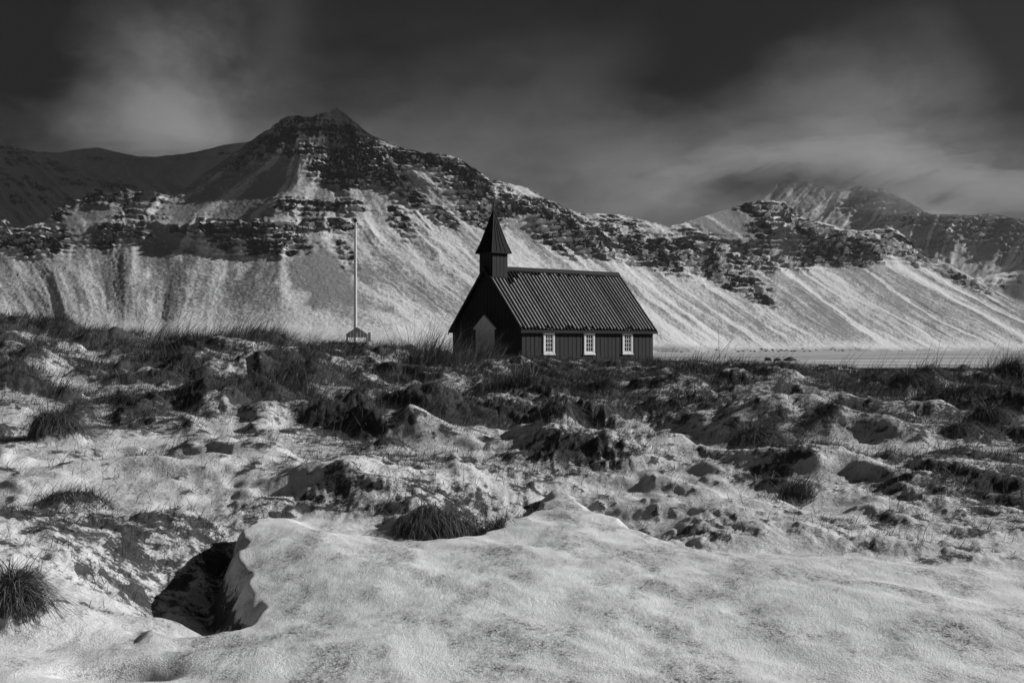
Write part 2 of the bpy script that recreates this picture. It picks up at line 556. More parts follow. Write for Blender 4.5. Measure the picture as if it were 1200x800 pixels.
# tussocks: px, photo row of the base, half width px, height px, style
TUS = [
    (62, 508, 34, 42, 'dome', 'big shaggy grass dome at the left edge, larger of two neighbours'),
    (91, 485, 19, 28, 'dome', 'small round grass dome just behind the big shaggy dome on the left'),
    (14, 730, 34, 52, 'dome', 'dark grass dome cut by the left edge beside the snow drift'),
    (78, 588, 40, 34, 'mop', 'ragged dark grass mound with snow lumps, above the pit on the left'),
    (118, 606, 20, 12, 'low', 'low flat grass patch right of the ragged mound near the left edge'),
    (36, 424, 20, 18, 'mop', 'small dark grass clump on the far left slope, upper of two by the edge'),
    (16, 446, 22, 18, 'mop', 'dark grass clump touching the left edge below the skyline'),
    (100, 438, 28, 26, 'mop', 'dark sagging grass bank with a steep shaded face on the left slope'),
    (66, 392, 26, 24, 'mop', 'dark grass clump on the left skyline highest on the hill'),
    (150, 418, 36, 16, 'comb', 'wind combed grass patch running right from the sagging bank'),
    (205, 410, 30, 26, 'upright', 'dark bristling tussock on the skyline left of the flagpole, left of a pair'),
    (270, 405, 34, 28, 'upright', 'dark bristling tussock with long stems on the skyline, right of a pair'),
    (328, 464, 38, 46, 'upright', 'tall wiry tussock standing alone on snow below the flagpole'),
    (172, 540, 22, 16, 'low', 'little dark grass tuft at the left end of a crusted mound'),
    (416, 492, 16, 24, 'mop', 'narrow drooping grass curtain above a hollow, upper part of a curved bank'),
    (455, 518, 24, 24, 'mop', 'dark drooping grass clump at the lower right end of a curved bank'),
    (505, 440, 44, 62, 'upright', 'big dark bush of grass left of the church over a shaded hollow'),
    (556, 430, 40, 30, 'upright', 'thick grass clump in front of the grey church door'),
    (604, 462, 34, 32, 'upright', 'grey grass clump on the slope below the near corner of the church'),
    (655, 512, 26, 30, 'dome', 'leaning grass dome below the first church window'),
    (528, 614, 60, 58, 'fringe', 'dark curtain of grass hanging over the far edge of the snow drift'),
    (746, 516, 24, 22, 'upright', 'small upright tuft on snow below the church right end'),
    (694, 464, 40, 26, 'comb', 'tangled wind combed grass below the middle church window'),
    (762, 446, 30, 24, 'upright', 'grass clump beside the far right corner of the church'),
    (890, 524, 36, 38, 'dome', 'big combed grass dome with a dark hollow below, right of centre'),
    (928, 514, 30, 22, 'comb', 'flattened grass trailing right from the big combed dome'),
    (942, 578, 26, 40, 'upright', 'spiky upright tuft on crusted snow at the right'),
    (905, 586, 30, 20, 'low', 'dark low cushion of grass at the foot of the spiky tuft'),
    (1010, 492, 52, 36, 'comb', 'widest dark mass of tangled grass on the right slope'),
    (970, 510, 26, 24, 'comb', 'grass apron falling left of the widest dark mass'),
    (962, 528, 24, 16, 'dome', 'little smooth grass hump in a snow hollow on the right'),
    (1076, 458, 32, 30, 'dome', 'pale topped grass hump before the dark bank on the right'),
    (1168, 492, 32, 28, 'dome', 'grass hump with a steep dark left side at the right edge'),
    (1136, 510, 28, 24, 'dome', 'lower grass hump in front of the one at the right edge'),
    (1118, 470, 40, 34, 'upright', 'stand of thin upright stems before the dark bank'),
    (1186, 450, 24, 36, 'upright', 'tall stems at the right edge above the grass humps'),
    (836, 444, 34, 26, 'upright', 'grass clump right of the church with long stems rising over the plain'),
    (872, 448, 28, 18, 'comb', 'flat grass patch just right of the long stemmed clump'),
    (920, 440, 24, 20, 'mop', 'dark grass knoll below the far boulders on the plain'),
    (600, 596, 36, 26, 'low', 'snow speckled grass tuft at the right end of the hanging curtain'),
    (226, 602, 30, 20, 'low', 'grass drooping over the upper rim of the dark pit'),
]


def ray_hit(px, py, hfun):
    Ys = np.concatenate([np.arange(4, 20, .05), np.arange(20, 120, .1)])
    zr = EYE + (CY - py) / F * Ys
    g = hfun(np.full_like(Ys, px), Ys)
    ok = np.nonzero(g >= zr)[0]
    j = ok[0] if len(ok) else np.argmin(zr - g)
    return Ys[j]


MOUNDS = []   # X, Y, sx, sy, height, dark
TPOS = []
for (px, py, hw, ht, style, lab) in TUS:
    Yt = ray_hit(px, py, base_h)
    X = (px - CX) / F * Yt
    rad = hw / F * Yt; hh_ = ht / F * Yt
    Yt2 = Yt + rad * .5
    TPOS.append((X, Yt2, rad, hh_))
    k = {'dome': .80, 'mop': .55, 'upright': .22, 'low': .35, 'comb': .40, 'fringe': .62}[style]
    MOUNDS.append((X, Yt2, rad * .80, rad * (.75 if style != 'fringe' else .42), hh_ * k, {'dome': .8, 'mop': .8, 'upright': .45, 'low': .4, 'comb': .5, 'fringe': .6}[style]))


def ground(px, Y, full=False):
    X = (px - CX) / F * Y
    h = base_h(px, Y)
    sd_, step = drift_sd(px, Y)
    sharp = sm(.09, .25, step)
    wid = .40 * (1 - sharp) + .14 * sharp
    dm = sm(-1, 1, sd_ / wid)                      # 1 on the drift
    mead = 1 - sm(-.9, .1, sd_)
    # the drift: a smooth swollen blanket, rounded towards its edge
    hd = h + .16 * (1 - np.exp(-np.maximum(sd_, 0) / .7)) - .10 + .06 * sharp * np.exp(-np.maximum(sd_, 0) / .6)
    hd = hd - .16 * np.exp(-(((X + 2.05) / .30) ** 2 + ((Y - 6.62) / .20) ** 2) ** 1.3) - .07 * np.exp(-(((X + 1.75) / .22) ** 2 + ((Y - 7.25) / .16) ** 2))
    hd = hd + .085 * fbm(X * .42 + Y * .22, Y * .30, 2, 21) + .030 * fbm(X * 1.1 + Y * .5, Y * .8, 3, 22) + .017 * fbm(X * 2.7 + Y * .9, Y * 1.7, 2, 25) + .006 * fbm(X * 6 + Y * 2, Y * 4, 3, 23)
    # the meadow: hummocks, then lumps of crust
    far = sm(8, 22, Y)
    warpx = X + .5 * fbm(X * .5, Y * .5, 2, 31); warpy = Y + .5 * fbm(X * .5, Y * .5, 2, 32)
    hum = fbm(warpx * .36 + warpy * .10, warpy * .26, 4, 33, .48)
    hum2 = ridged(warpx * .55 + warpy * .25, warpy * .42, 3, 34)
    hum = hum + .34 * fbm(warpx * .95 + warpy * .3, warpy * .75, 3, 36, .5)
    cut = -.10
    mound = 1 / (1 + np.exp(-12 * (hum - cut)))
    hum = cut + np.log1p(np.exp(9 * (hum - cut))) / 9
    hm = h + mead * ((.42 + .36 * far) * (hum - .10) + (.03 + .07 * far) * hum2 * mound)
    hm = hm - step * np.exp(-np.maximum(-sd_, 0) / .75) * 1.0
    pit = np.exp(-(((X + 2.48) / .66) ** 2 + ((Y - 9.6) / 1.1) ** 2) ** 1.4)
    hm = hm - .26 * pit
    dark = np.zeros_like(h)
    for (mx_, my_, sx, sy, mh, dk) in MOUNDS:
        q = ((X - mx_) / sx) ** 2 + ((Y - my_) / sy) ** 2
        q = q * (1 + .5 * fbm(X * 1.2 / sx, Y * 1.2 / sy, 2, 35))
        e = np.exp(-q * q * .6)
        hm = hm + mh * e
        dark = np.maximum(dark, dk * np.exp(-q * q * .35))
    # flat ground round the church and the gate
    fl = np.exp(-(((X - 3.0) / 7.5) ** 4 + ((Y - 71) / 9.) ** 4))
    hm = hm * (1 - .75 * fl) + (h - .02) * .75 * fl
    sx_ = X + .45 * Y * sm(-1, 3, X)                # ground combed by the wind towards the lower right
    lum = fbm(sx_ * 2.2 + 7, Y * 2.0, 4, 41, .58)
    crust = 1 - np.abs(perlin(sx_ * 3.4, Y * 3.0, 44)) * 2.2
    near = 1 - sm(30, 55, Y)
    veg = fbm(X * .30 + 3, Y * .24, 4, 51, .55)
    rough = sm(-.26, .16, veg)
    tuft = sm(.34, .62, perlin(sx_ * 2.9 + 1.7, Y * 2.3, 47) + .35 * perlin(sx_ * 7, Y * 6, 48)) * sm(-.45, .1, fbm(X * .5, Y * .4, 2, 49))
    fine = lum * (.024 + .046 * rough) + rough * near * (.020 * crust + .026 * fbm(X * 8, Y * 6, 2, 45) + .020 * fbm(X * 17, Y * 13, 2, 50)) + near * (.02 * tuft + .02 * ridged(sx_ * 1.1, Y * .9, 2, 46) * (1 - rough))
    fine = fine * (.25 + .85 * mound) * (.62 + .38 * sm(14, 24, Y)) + rough * (1 - sm(14, 30, Y)) * .016 * ridged(X * 5.5, Y * 4.2, 3, 52)
    hm = hm + fine * (1 - .5 * fl)
    z = hm * (1 - dm) + np.maximum(hd, 0 * hd - 9) * dm
    if not full:
        return z
    # where the turf shows: rough ground, cracks between lumps, crowns swept bare
    patch = fbm(X * .9 + 2, Y * .75, 4, 61, .6)
    bare = .17 + .07 * sm(11, 18, Y) + .26 * sm(-.05, .45, veg) + .26 * sm(.12, .5, patch) + .26 * rough * sm(.25, -.6, lum) + .26 * rough * near * sm(.2, -.5, crust)
    bare = bare + sm(9, 25, Y) * (.15 + .38 * sm(-.10, .24, veg) + .16 * sm(-.1, .4, patch)) - .25 * fl
    bare = (bare + .30 * tuft) * (.55 + .55 * mound)
    bare = np.maximum(bare, dark)
    bare = bare * (1 - .35 * pit) + .10 * pit
    bare = bare * (1 - dm)
    bare = np.maximum(bare, .62 * sharp * sm(.02, .15, dm) * sm(.80, .45, dm))
    return z, bare, dm, veg


cols = np.concatenate([np.arange(-1500, -120, 10), np.arange(-120, 1321, 1.9), np.arange(1330, 2701, 10)])
rows = [3.5]
while rows[-1] < 150:
    y_ = rows[-1]
    rows.append(y_ + min(max(.045, y_ * y_ / 2250 * .9), .22 if y_ < 78 else .8))
rows = np.array(rows)
PXg, Yg = np.meshgrid(cols, rows)
Zg, BARE, DRIFT, VEG = ground(PXg, Yg, True)
Xg = (PXg - CX) / F * Yg
Pg = np.stack([Xg, Yg, Zg], -1)
ng = grid_normals(Pg)
BARE = BARE + (.30 * sm(.80, .45, ng[..., 2])) * (1 - DRIFT)
me = fast_mesh('ground', Pg.reshape(-1, 3), grid_faces(len(rows), len(cols)), {'bare': BARE, 'drift': DRIFT})
tag(link('ground', me, M['turf']), kind='structure')


def gz(X, Y):
    X = np.atleast_1d(np.asarray(X, float)); Y = np.atleast_1d(np.asarray(Y, float))
    return ground(X / Y * F + CX, Y)


# the wide plain under and beyond the meadow
nx, ny = 120, 120
px_ = np.linspace(-4300, 5300, nx); py_ = np.linspace(-350, 9300, ny)
XX, YY = np.meshgrid(px_, py_)
ZZ = -10 + 1.2 * fbm(XX / 300, YY / 300, 3, 71)
tag(link('plain', fast_mesh('plain', np.stack([XX, YY, ZZ], -1).reshape(-1, 3), grid_faces(ny, nx)), M['plain']), kind='structure')


# ------------------------------------------------------------------ mountains
def interp(tab, x):
    tab = np.array(sorted(tab), float)
    return np.interp(x, tab[:, 0], tab[:, 1])


def blobs(px, py, lst):
    r = np.zeros_like(px)
    for b_ in lst:
        cx, cy, rx, ry = b_[:4]; a = R(b_[4]) if len(b_) > 4 else 0
        amp = b_[5] if len(b_) > 5 else 1
        dx = px - cx; dy = py - cy
        u = dx * math.cos(a) + dy * math.sin(a); v = -dx * math.sin(a) + dy * math.cos(a)
        q = (u / rx) ** 2 + (v / ry) ** 2
        r = np.maximum(r, amp * np.exp(-q * q * .5))
    return r


def climb(Y0, z0, py, deg):
    """walk up a slope of the given steepness from (Y0,z0) until photo row py is reached"""
    k = (CY - py) / F; ta = np.tan(np.radians(deg))
    zz = z0 - EYE
    Yn = (zz - Y0 * ta) / (k - ta)
    Yn = np.where(Yn < Y0 + 1, Y0 + 1, Yn)
    return Yn, EYE + k * Yn


def mountain(name, x0, x1, dx, foot, footY, levels, rowsn, rockb, seed, amp, back=500, scr=.5, slopeX=None, screeb=(), bench=None, rockbase=0.0, skyj=1.2, gulA=1.0, slopeUp=None, left_dim=0.0):
    px = np.arange(x0, x1 + .1, dx)
    f = interp(foot, px); Y = interp(footY, px)
    kk = int(40 / dx); Y = np.convolve(np.pad(Y, kk, mode='reflect', reflect_type='odd'), np.ones(2 * kk + 1) / (2 * kk + 1), 'valid')
    z = EYE + (CY - f) / F * Y
    Ls = [(Y - 420, np.full_like(px, -16.0), CY - (-16 - EYE) / (Y - 420) * F), (Y, z, f)]
    Ls[0] = (Ls[0][0], Ls[0][1], CY - (Ls[0][1] - EYE) / Ls[0][0] * F)
    jit = fbm(px * .09, px * 0 + seed, 4, seed + 3, .6)
    for li, (tab, deg) in enumerate(levels):
        y = interp(tab, px)
        if li == len(levels) - 1: y = y + skyj * 2 * jit
        if not np.isscalar(deg): deg = interp(deg, px)
        Yp, zp, yp = Ls[-1]
        y = np.minimum(y, yp - .3)
        Yn, zn = climb(Yp, zp, y, deg)
        Ls.append((Yn, zn, y))
        if bench and bench[0] == li:
            bd = interp(bench[1], px); bd = np.convolve(np.pad(bd, kk, mode='edge'), np.ones(2 * kk + 1) / (2 * kk + 1), 'valid')
            Ls.append((Yn + bd, EYE + (CY - y + .15) / F * (Yn + bd), y - .15))
    Yp, zp, yp = Ls[-1]
    Ls.append((Yp + back, zp - back * .35, yp + 3))
    Ys = []; Zs = []; ys = []; lev = []
    for i in range(len(Ls) - 1):
        n = rowsn[i]
        tt = np.linspace(0, 1, n, endpoint=(i == len(Ls) - 2))[:, None]
        tz = tt
        Ys.append(Ls[i][0] + (Ls[i + 1][0] - Ls[i][0]) * tt); Zs.append(Ls[i][1] + (Ls[i + 1][1] - Ls[i][1]) * tz)
        ys.append(Ls[i][2] + (Ls[i + 1][2] - Ls[i][2]) * tt); lev.append(np.full((n, 1), i) + tt)
    Y = np.vstack(Ys); Z = np.vstack(Zs); py = np.vstack(ys); lev = np.vstack(lev) + 0 * Y
    PX = np.broadcast_to(px, Y.shape)
    nl = len(Ls) - 1
    # soften the creases between levels along the fall line
    def soft(A, k=4):
        B = A.copy()
        for _ in range(k):
            B[1:-1] = .25 * B[:-2] + .5 * B[1:-1] + .25 * B[2:]
        return B
    Y0c, Z0c = Y.copy(), Z.copy(); Y = soft(Y, 6); Z = soft(Z, 6)
    cr = sum(rowsn[:-1]); fz = np.exp(-((np.arange(len(Y)) - cr) / 3.0) ** 2)[:, None]
    Y = Y * (1 - fz) + Y0c * fz; Z = Z * (1 - fz) + Z0c * fz
    X = (PX - CX) / F * Y
    sx = interp(slopeX, PX.ravel()).reshape(PX.shape) if slopeX else 0
    if slopeUp:
        sx = sx + sm(258, 246, py) * (interp(slopeUp, PX.ravel()).reshape(PX.shape) - sx)
    s = PX - sx * (py - 250)
    m_px = Y / F                                   # metres per photo pixel
    wob = 5 * fbm(s * .03, py * .02, 3, seed + 9) + 2.2 * fbm(s * .11, py * .07, 2, seed + 10)
    rmask = blobs(PX + 6 * fbm(PX * .05, py * .05, 3, seed + 1), py + 5 * fbm(PX * .05 + 9, py * .05, 3, seed + 2), rockb)
    rmask = np.clip(rmask + rockbase, 0, 1.5)
    inside = sm(.05, 1.2, lev) * (1 - sm(nl - 1.0, nl - .7, lev) * .7)
    # geometry: spurs and gullies down the scree, buttresses and ledges in the crags
    gul = ridged((s + wob) * .045, py * .004, 3, seed + 11)
    gul2 = ridged((s + wob) * .16, py * .012, 3, seed + 12)
    spur = fbm(s * .011, py * .006, 2, seed + 13)
    scre = (1 - .6 * rmask) * (1 - (.62 * sm(480, 380, PX) if left_dim else 0))
    crest = 1 - .88 * sm(nl - 2.0, nl - 1.0, lev)
    d = amp * inside * crest * (1.5 * spur + gulA * scre * (.5 * gul * sm(-.5, .4, fbm(s * .03, py * .03, 2, seed + 30) + .1) + .10 * gul2))
    but = ridged(s * .07, py * .05, 4, seed + 14, .55)
    led = (py + 4 * fbm(PX * .03, py * .08, 3, seed + 15)) / 6.5
    st = led - np.floor(led)
    ledge = np.where(st < .7, st / .7, (1 - st) / .3)
    lump = fbm(PX * .15 + 2 * perlin(PX * .05, py * .1, seed + 27), py * .30, 3, seed + 16, .5)
    d = d + amp * inside * rmask * (1.3 * but + 1.25 * (ledge - .5) * (1 + .8 * fbm(PX * .04, py * .05, 2, seed + 28)) + .62 * lump)
    d = d + amp * inside * (.12 * fbm(PX * .3, py * .3, 3, seed + 17) + (1 - gulA) * 1.6 * fbm(s * .06, py * .05, 5, seed + 19, .55))
    sc = m_px / 1.6
    Yd = Y - d * .80 * sc; Zd = Z + d * .35 * sc * (1 - sm(nl - 1.5, nl - 1.0, lev)); Xd = X
    P_ = np.stack([Xd, Yd, Zd], -1)
    n_ = grid_normals(P_)
    steep = sm(.80, .50, n_[..., 2])
    ledn = fbm(PX * .035 + .8 * perlin(PX * .02, py * .06, seed + 31), py * .34, 3, seed + 18, .5)
    big = fbm(PX * .035, py * .07, 3, seed + 24, .55)
    chute = ridged((s + 1.6 * wob) * .040 + 3, py * .004, 3, seed + 22, .5)
    chr_ = ridged((s + 2.2 * wob) * .055 + 8, py * .012, 3, seed + 26, .5)
    rock = rmask * (.49 + .34 * steep + (.14 * lump + .58 * ledn) * (.35 + .65 * gulA) + .58 * big - .36 * sm(.32, .75, chr_)) + .08 * steep
    wide = fbm((s + wob) * .026, py * .006, 3, seed + 20, .55)
    streak2 = fbm((s + wob) * .22, py * .02, 3, seed + 21, .6)
    streak3 = fbm((s + wob) * .6, py * .05, 2, seed + 29, .6)
    fan = fbm(PX * .06, py * .06, 4, seed + 23, .6)
    scree = scr * (.62 + .46 * wide + .40 * streak2 + .34 * fan + .30 * streak3 - .70 * sm(.42, .85, chute)) + .30 * blobs(PX, py, screeb) + .10 * steep
    if left_dim:
        q_ = sm(480, 380, PX)
        chl = ridged((s + 2.4 * wob) * .024 + 5, py * .006, 3, seed + 33, .45)
        left = scr * (.60 + .60 * wide + .12 * streak2 + .50 * fan - .62 * sm(.35, .8, chl)) + .30 * blobs(PX, py, screeb) + left_dim  # last term paints the left slopes' dimmer light as extra scree grey
        scree = scree * (1 - q_) + left * q_
    scree = scree * (1 - .6 * sm(0.6, 1.02, lev) * (1 - sm(1.0, 1.4, lev)))
    nc = len(px)
    me = fast_mesh(name, P_.reshape(-1, 3), grid_faces(P_.shape[0], nc), {'rock': rock, 'scree': scree})
    return tag(link(name, me, M['mountain']), kind='structure')


SKY1 = [(-260, 235), (-120, 246), (-30, 258), (0, 258), (10, 258), (16, 268), (30, 268), (45, 262), (60, 252), (69, 247), (80, 243), (90, 234), (112, 222), (120, 222), (125, 228), (150, 225),
        (180, 226), (195, 228), (204, 231), (215, 222), (238, 205), (262, 188), (290, 168), (319, 149), (327, 142), (336, 136), (350, 137), (366, 137), (380, 131), (394, 126), (402, 132), (416, 143), (432, 157), (448, 164),
        (463, 170), (480, 176), (496, 179), (528, 182), (545, 190), (554, 197), (566, 205), (576, 211), (600, 216), (615, 219), (632, 227), (648, 236), (665, 245), (681, 251), (700, 250), (725, 252), (750, 257), (783, 265),
        (800, 262), (821, 254), (845, 247), (867, 241), (885, 236), (900, 234), (917, 236), (925, 243), (933, 252), (950, 258), (971, 263), (990, 268), (1010, 271), (1033, 267), (1046, 267), (1060, 276), (1075, 294), (1090, 300), (1117, 311),
        (1140, 324), (1158, 336), (1180, 348), (1200, 359), (1260, 380), (1330, 396), (1460, 404)]
L1 = [(-260, 300), (0, 297), (45, 293), (90, 292), (112, 290), (150, 285), (180, 282), (202, 288), (240, 300), (300, 303), (350, 296), (394, 275), (430, 285), (460, 290), (503, 300), (557, 320), (620, 325), (690, 335), (760, 350), (825, 360),
      (905, 375), (935, 370), (1020, 370), (1075, 370), (1160, 378), (1200, 386), (1300, 401), (1460, 406)]
L2 = [(-260, 270), (0, 262), (16, 275), (45, 272), (90, 262), (112, 260), (150, 265), (180, 262), (202, 264), (240, 264), (300, 262), (350, 258), (394, 255), (430, 262), (460, 268), (503, 280), (557, 300), (620, 305), (690, 320), (760, 335), (825, 345),
      (905, 362), (935, 350), (1020, 345), (1075, 345), (1160, 362), (1200, 374), (1300, 399), (1460, 405.6)]
L3 = [(-260, 262), (0, 261), (16, 272), (45, 268), (90, 250), (112, 240), (150, 240), (180, 240), (202, 245), (240, 240), (300, 230), (350, 225), (394, 215), (430, 222), (460, 225), (503, 252), (557, 268), (620, 270), (690, 306), (760, 314), (825, 328),
      (905, 356), (935, 316), (1020, 310), (1075, 312), (1160, 343), (1200, 366), (1300, 398), (1460, 405.2)]
L4 = [(-260, 255), (0, 260), (16, 270), (45, 265), (90, 240), (112, 230), (150, 232), (180, 234), (202, 240), (240, 222), (300, 185), (350, 175), (394, 175), (430, 180), (460, 190), (503, 215), (557, 230), (620, 245), (690, 275), (760, 285), (825, 290),
      (905, 290), (935, 285), (1020, 285), (1075, 300), (1160, 339), (1200, 362), (1300, 397), (1460, 404.6)]
ROCK1 = [(4, 274, 16, 17), (45, 284, 36, 16), (69, 250, 10, 9), (115, 228, 14, 6), (145, 234, 50, 12, 0, 1.2), (150, 262, 46, 16, -32, .8), (165, 278, 15, 6), (182, 258, 14, 6), (215, 272, 16, 7),
         (240, 270, 16, 9), (285, 268, 44, 9), (290, 286, 40, 12, 0, .85), (330, 290, 46, 12, 0, .85), (345, 268, 36, 8), (385, 263, 36, 8), (375, 243, 50, 9),
         (400, 195, 32, 24, 0, 1.4), (330, 163, 52, 16, -28, .95), (290, 188, 44, 9, -35, .75), (375, 155, 66, 13, 8, .95), (352, 172, 46, 16, 0, .72), (430, 172, 50, 14, 30, 1.1), (455, 208, 26, 14, 40, .9), (480, 232, 26, 9, 40),
         (500, 188, 48, 12, 10, 1.25), (548, 208, 38, 23, 35, 1.35), (520, 258, 18, 8, 30), (575, 238, 27, 25, 20, 1.3), (560, 256, 24, 10, 20), (615, 245, 38, 12, 15), (660, 262, 44, 20, 25), (700, 282, 44, 20, 20), (650, 285, 34, 10, 30, .8), (742, 290, 44, 20, 15), (730, 262, 30, 10, 10, .8),
         (785, 300, 46, 20, 15), (825, 300, 46, 22, 25), (820, 280, 40, 14, 10, .55), (850, 325, 44, 10, 18), (870, 338, 36, 6, 10, .9), (893, 352, 20, 5, 22), (880, 300, 40, 24, 0, .85), (898, 243, 34, 11, 0, 1.5), (925, 250, 13, 20, 0, 1.4), (910, 272, 34, 26, 40, 1.15),
         (930, 305, 30, 12), (965, 282, 44, 18, 30, 1.15), (990, 297, 44, 14, 5, 1.5), (1010, 285, 30, 14, 20), (1050, 284, 32, 12, 35), (1082, 300, 16, 10), (1072, 306, 7, 10), (1130, 328, 34, 5, 27), (405, 300, 9, 24, -30, .7), (470, 262, 12, 24, -35, .7)]
SLX = [(-260, .6), (0, .9), (60, .65), (110, .35), (150, .0), (200, -.22), (250, -.25), (300, -.10), (340, .10), (400, .38), (460, .8), (540, 1.0), (700, 1.15), (850, 1.3), (1000, 1.4), (1200, 1.6), (1460, 1.7)]
mountain('mountain', -260, 1460, 1.6,
         [(-260, 388), (60, 386), (130, 378), (330, 380), (420, 392), (560, 402), (780, 404), (900, 407), (1200, 409), (1460, 410)],
         [(-260, 1900), (0, 1945), (120, 1975), (200, 1980), (330, 1985), (400, 2005), (500, 2080), (600, 2195), (800, 2550), (1000, 3000), (1200, 3550), (1460, 4200)],
         [(L1, 32), (L2, [(-260, 58), (410, 58), (470, 33), (1460, 33)]), (L3, 34), (L4, [(-260, 45), (300, 42), (390, 62), (1080, 60), (1150, 34), (1460, 33)]), (SKY1, [(-260, 40), (300, 40), (1080, 42), (1150, 33), (1460, 33)])],
         [10, 115, 44, 4, 46, 46, 44, 8], ROCK1, 100, 12.0, scr=.95, left_dim=.24, slopeX=SLX, slopeUp=[(-260, .6), (0, .9), (120, -.9), (200, -1.3), (320, -1.2), (360, -.5), (400, .3), (470, .9), (560, 1.0), (900, 1.3), (1460, 1.6)],
         screeb=[(400, 335, 60, 50, 0, .9), (450, 340, 30, 50, -30, .6), (150, 300, 40, 26, -30, .5), (300, 205, 110, 46, -30, .25), (370, 225, 80, 22, 0, .8), (140, 240, 50, 16, 0, 1.8), (132, 275, 44, 12, -40, .6), (185, 245, 26, 14, 0, .6), (960, 350, 80, 22, 38, .8), (1060, 350, 80, 20, 35, .7), (835, 268, 60, 20, 20, 1.7), (860, 250, 40, 10, -15, 1.2), (180, 350, 60, 20, 0, .4)],
         bench=(1, [(-260, 60), (150, 80), (205, 190), (280, 175), (350, 120), (430, 50), (520, 2), (1460, 2)]))

mountain('mountain', 620, 1480, 1.6,
         [(620, 372), (820, 372), (1200, 352), (1480, 352)], [(620, 5600), (1480, 5600)],
         [([(620, 340), (820, 330), (1000, 300), (1100, 300), (1200, 310), (1480, 310)], 20), ([(620, 310), (760, 290), (820, 272), (900, 245), (960, 240), (1004, 236), (1037, 240), (1092, 262), (1160, 262), (1200, 268), (1480, 280)], 33),
          ([(620, 300), (740, 285), (800, 275), (850, 260), (885, 243), (903, 222), (917, 211), (935, 212), (950, 214), (975, 224), (987, 226), (1004, 218), (1020, 220), (1037, 221), (1058, 233), (1080, 246), (1092, 251), (1117, 251), (1140, 253), (1158, 250), (1180, 254), (1200, 258), (1300, 262), (1480, 250)], 36)],
         [6, 40, 70, 40, 6], [(1005, 235, 26, 8, -25, .5), (1060, 250, 40, 10, 15, .55), (1040, 258, 30, 8, -20, .5), (1150, 270, 60, 14, 5, .5), (1110, 280, 40, 10, -25, .5), (1190, 280, 40, 18, 20, .55), (1070, 262, 24, 8, 0, .6)],
         300, 23.0, gulA=.35, back=900, scr=.95, screeb=[(1100, 270, 200, 60, 0, 1.0)], slopeX=[(620, -.8), (820, -.8), (1000, -.9), (1060, -.2), (1120, -.6), (1200, -.5), (1480, -.3)], skyj=.8)
mountain('mountain', 1020, 1480, 1.8,
         [(1020, 398), (1480, 398)], [(1020, 4700), (1480, 4700)],
         [([(1020, 380), (1100, 350), (1160, 340), (1200, 335), (1480, 320)], 16), ([(1020, 370), (1100, 340), (1140, 326), (1170, 320), (1200, 317), (1300, 310), (1480, 300)], 20)],
         [6, 30, 24, 6], [(1180, 330, 60, 12, -12, .6)], 340, 10.0, gulA=.3, back=700, scr=.75, skyj=.8)
mountain('mountain', -300, 330, 1.7,
         [(-300, 330), (330, 330)], [(-300, 3900), (330, 3900)],
         [([(-300, 280), (0, 262), (120, 250), (330, 250)], 14), ([(-300, 190), (-60, 178), (0, 182), (30, 180), (45, 181), (75, 192), (110, 200), (150, 208), (200, 211), (260, 210), (330, 208)], 24)],
         [6, 30, 60, 6], [(55, 193, 40, 6, 15, 1.1), (18, 192, 30, 6, 0, 1.0), (10, 215, 60, 8, 10, .8), (125, 218, 60, 5, 5, .8), (60, 240, 80, 6, 5, .7), (-60, 200, 60, 8, 0, .8)], 400, 14.0, gulA=.4, back=900, scr=.85, slopeX=[(-300, .9), (330, 1.2)], skyj=.6)
mountain('mountain', -320, 380, 1.9,
         [(-320, 300), (380, 300)], [(-320, 4900), (380, 4900)],
         [([(-320, 240), (380, 240)], 16), ([(-320, 150), (-60, 158), (0, 163), (15, 172), (40, 177), (67, 179), (97, 174), (115, 173), (131, 177), (160, 183), (180, 184), (225, 179), (262, 170), (277, 168), (330, 160), (380, 160)], 26)],
         [6, 20, 50, 6], [(10, 175, 40, 6, 20, .8), (130, 186, 40, 4, 0, .7), (230, 186, 60, 4, -5, .7)], 440, 14.0, gulA=.3, back=900, scr=.75, slopeX=[(-320, .9), (380, -1.2)], skyj=.5)

# unseen clouds shaped for their shade: inferred at upper left, added at far right
def shade_cloud(x0, x1, front, y1, z0, label, seed):
    n = 100
    CA, CB = np.meshgrid(np.linspace(0, 1, n), np.linspace(0, 1, n))
    edge = np.minimum(np.minimum(CA, 1 - CA), np.minimum(CB, 1 - CB)) * 6
    CXX = x0 + (x1 - x0) * CA; CYF = front(CA); CYY = CYF + (y1 - CYF) * CB
    CXX = CXX + min(230, .3 * (x1 - x0)) * fbm(CA * 4, CB * 7, 4, seed, .6); CYY = CYY + 170 * fbm(CA * 11 + 4, CB * 6, 4, seed + 1, .6)
    th = np.sqrt(np.clip(edge, 0, 1))
    top = z0 + th * (140 + 120 * fbm(CA * 9, CB * 9, 4, seed + 2)); bot = z0 - th * (50 + 40 * fbm(CA * 9 + 3, CB * 9, 4, seed + 3))
    Vt = np.stack([CXX, CYY, top], -1).reshape(-1, 3); Vb = np.stack([CXX, CYY, bot], -1).reshape(-1, 3)
    gf = grid_faces(n, n)
    me = fast_mesh('cloud', np.vstack([Vt, Vb]), np.vstack([gf, gf[:, ::-1] + len(Vt)]))
    tag(link('cloud', me, M['cloud']), label, 'cloud', kind='stuff')


shade_cloud(-900, 3620, lambda c: 3340 + 260 * sm(.90, 1.0, c), 7650, 2300, 'unseen grey storm cloud above the view, shading the left mountains', 801)
shade_cloud(6250, 7000, lambda c: 6150 + 0 * c, 8500, 2300, 'unseen grey cloud added to shade the far right mountains', 851)


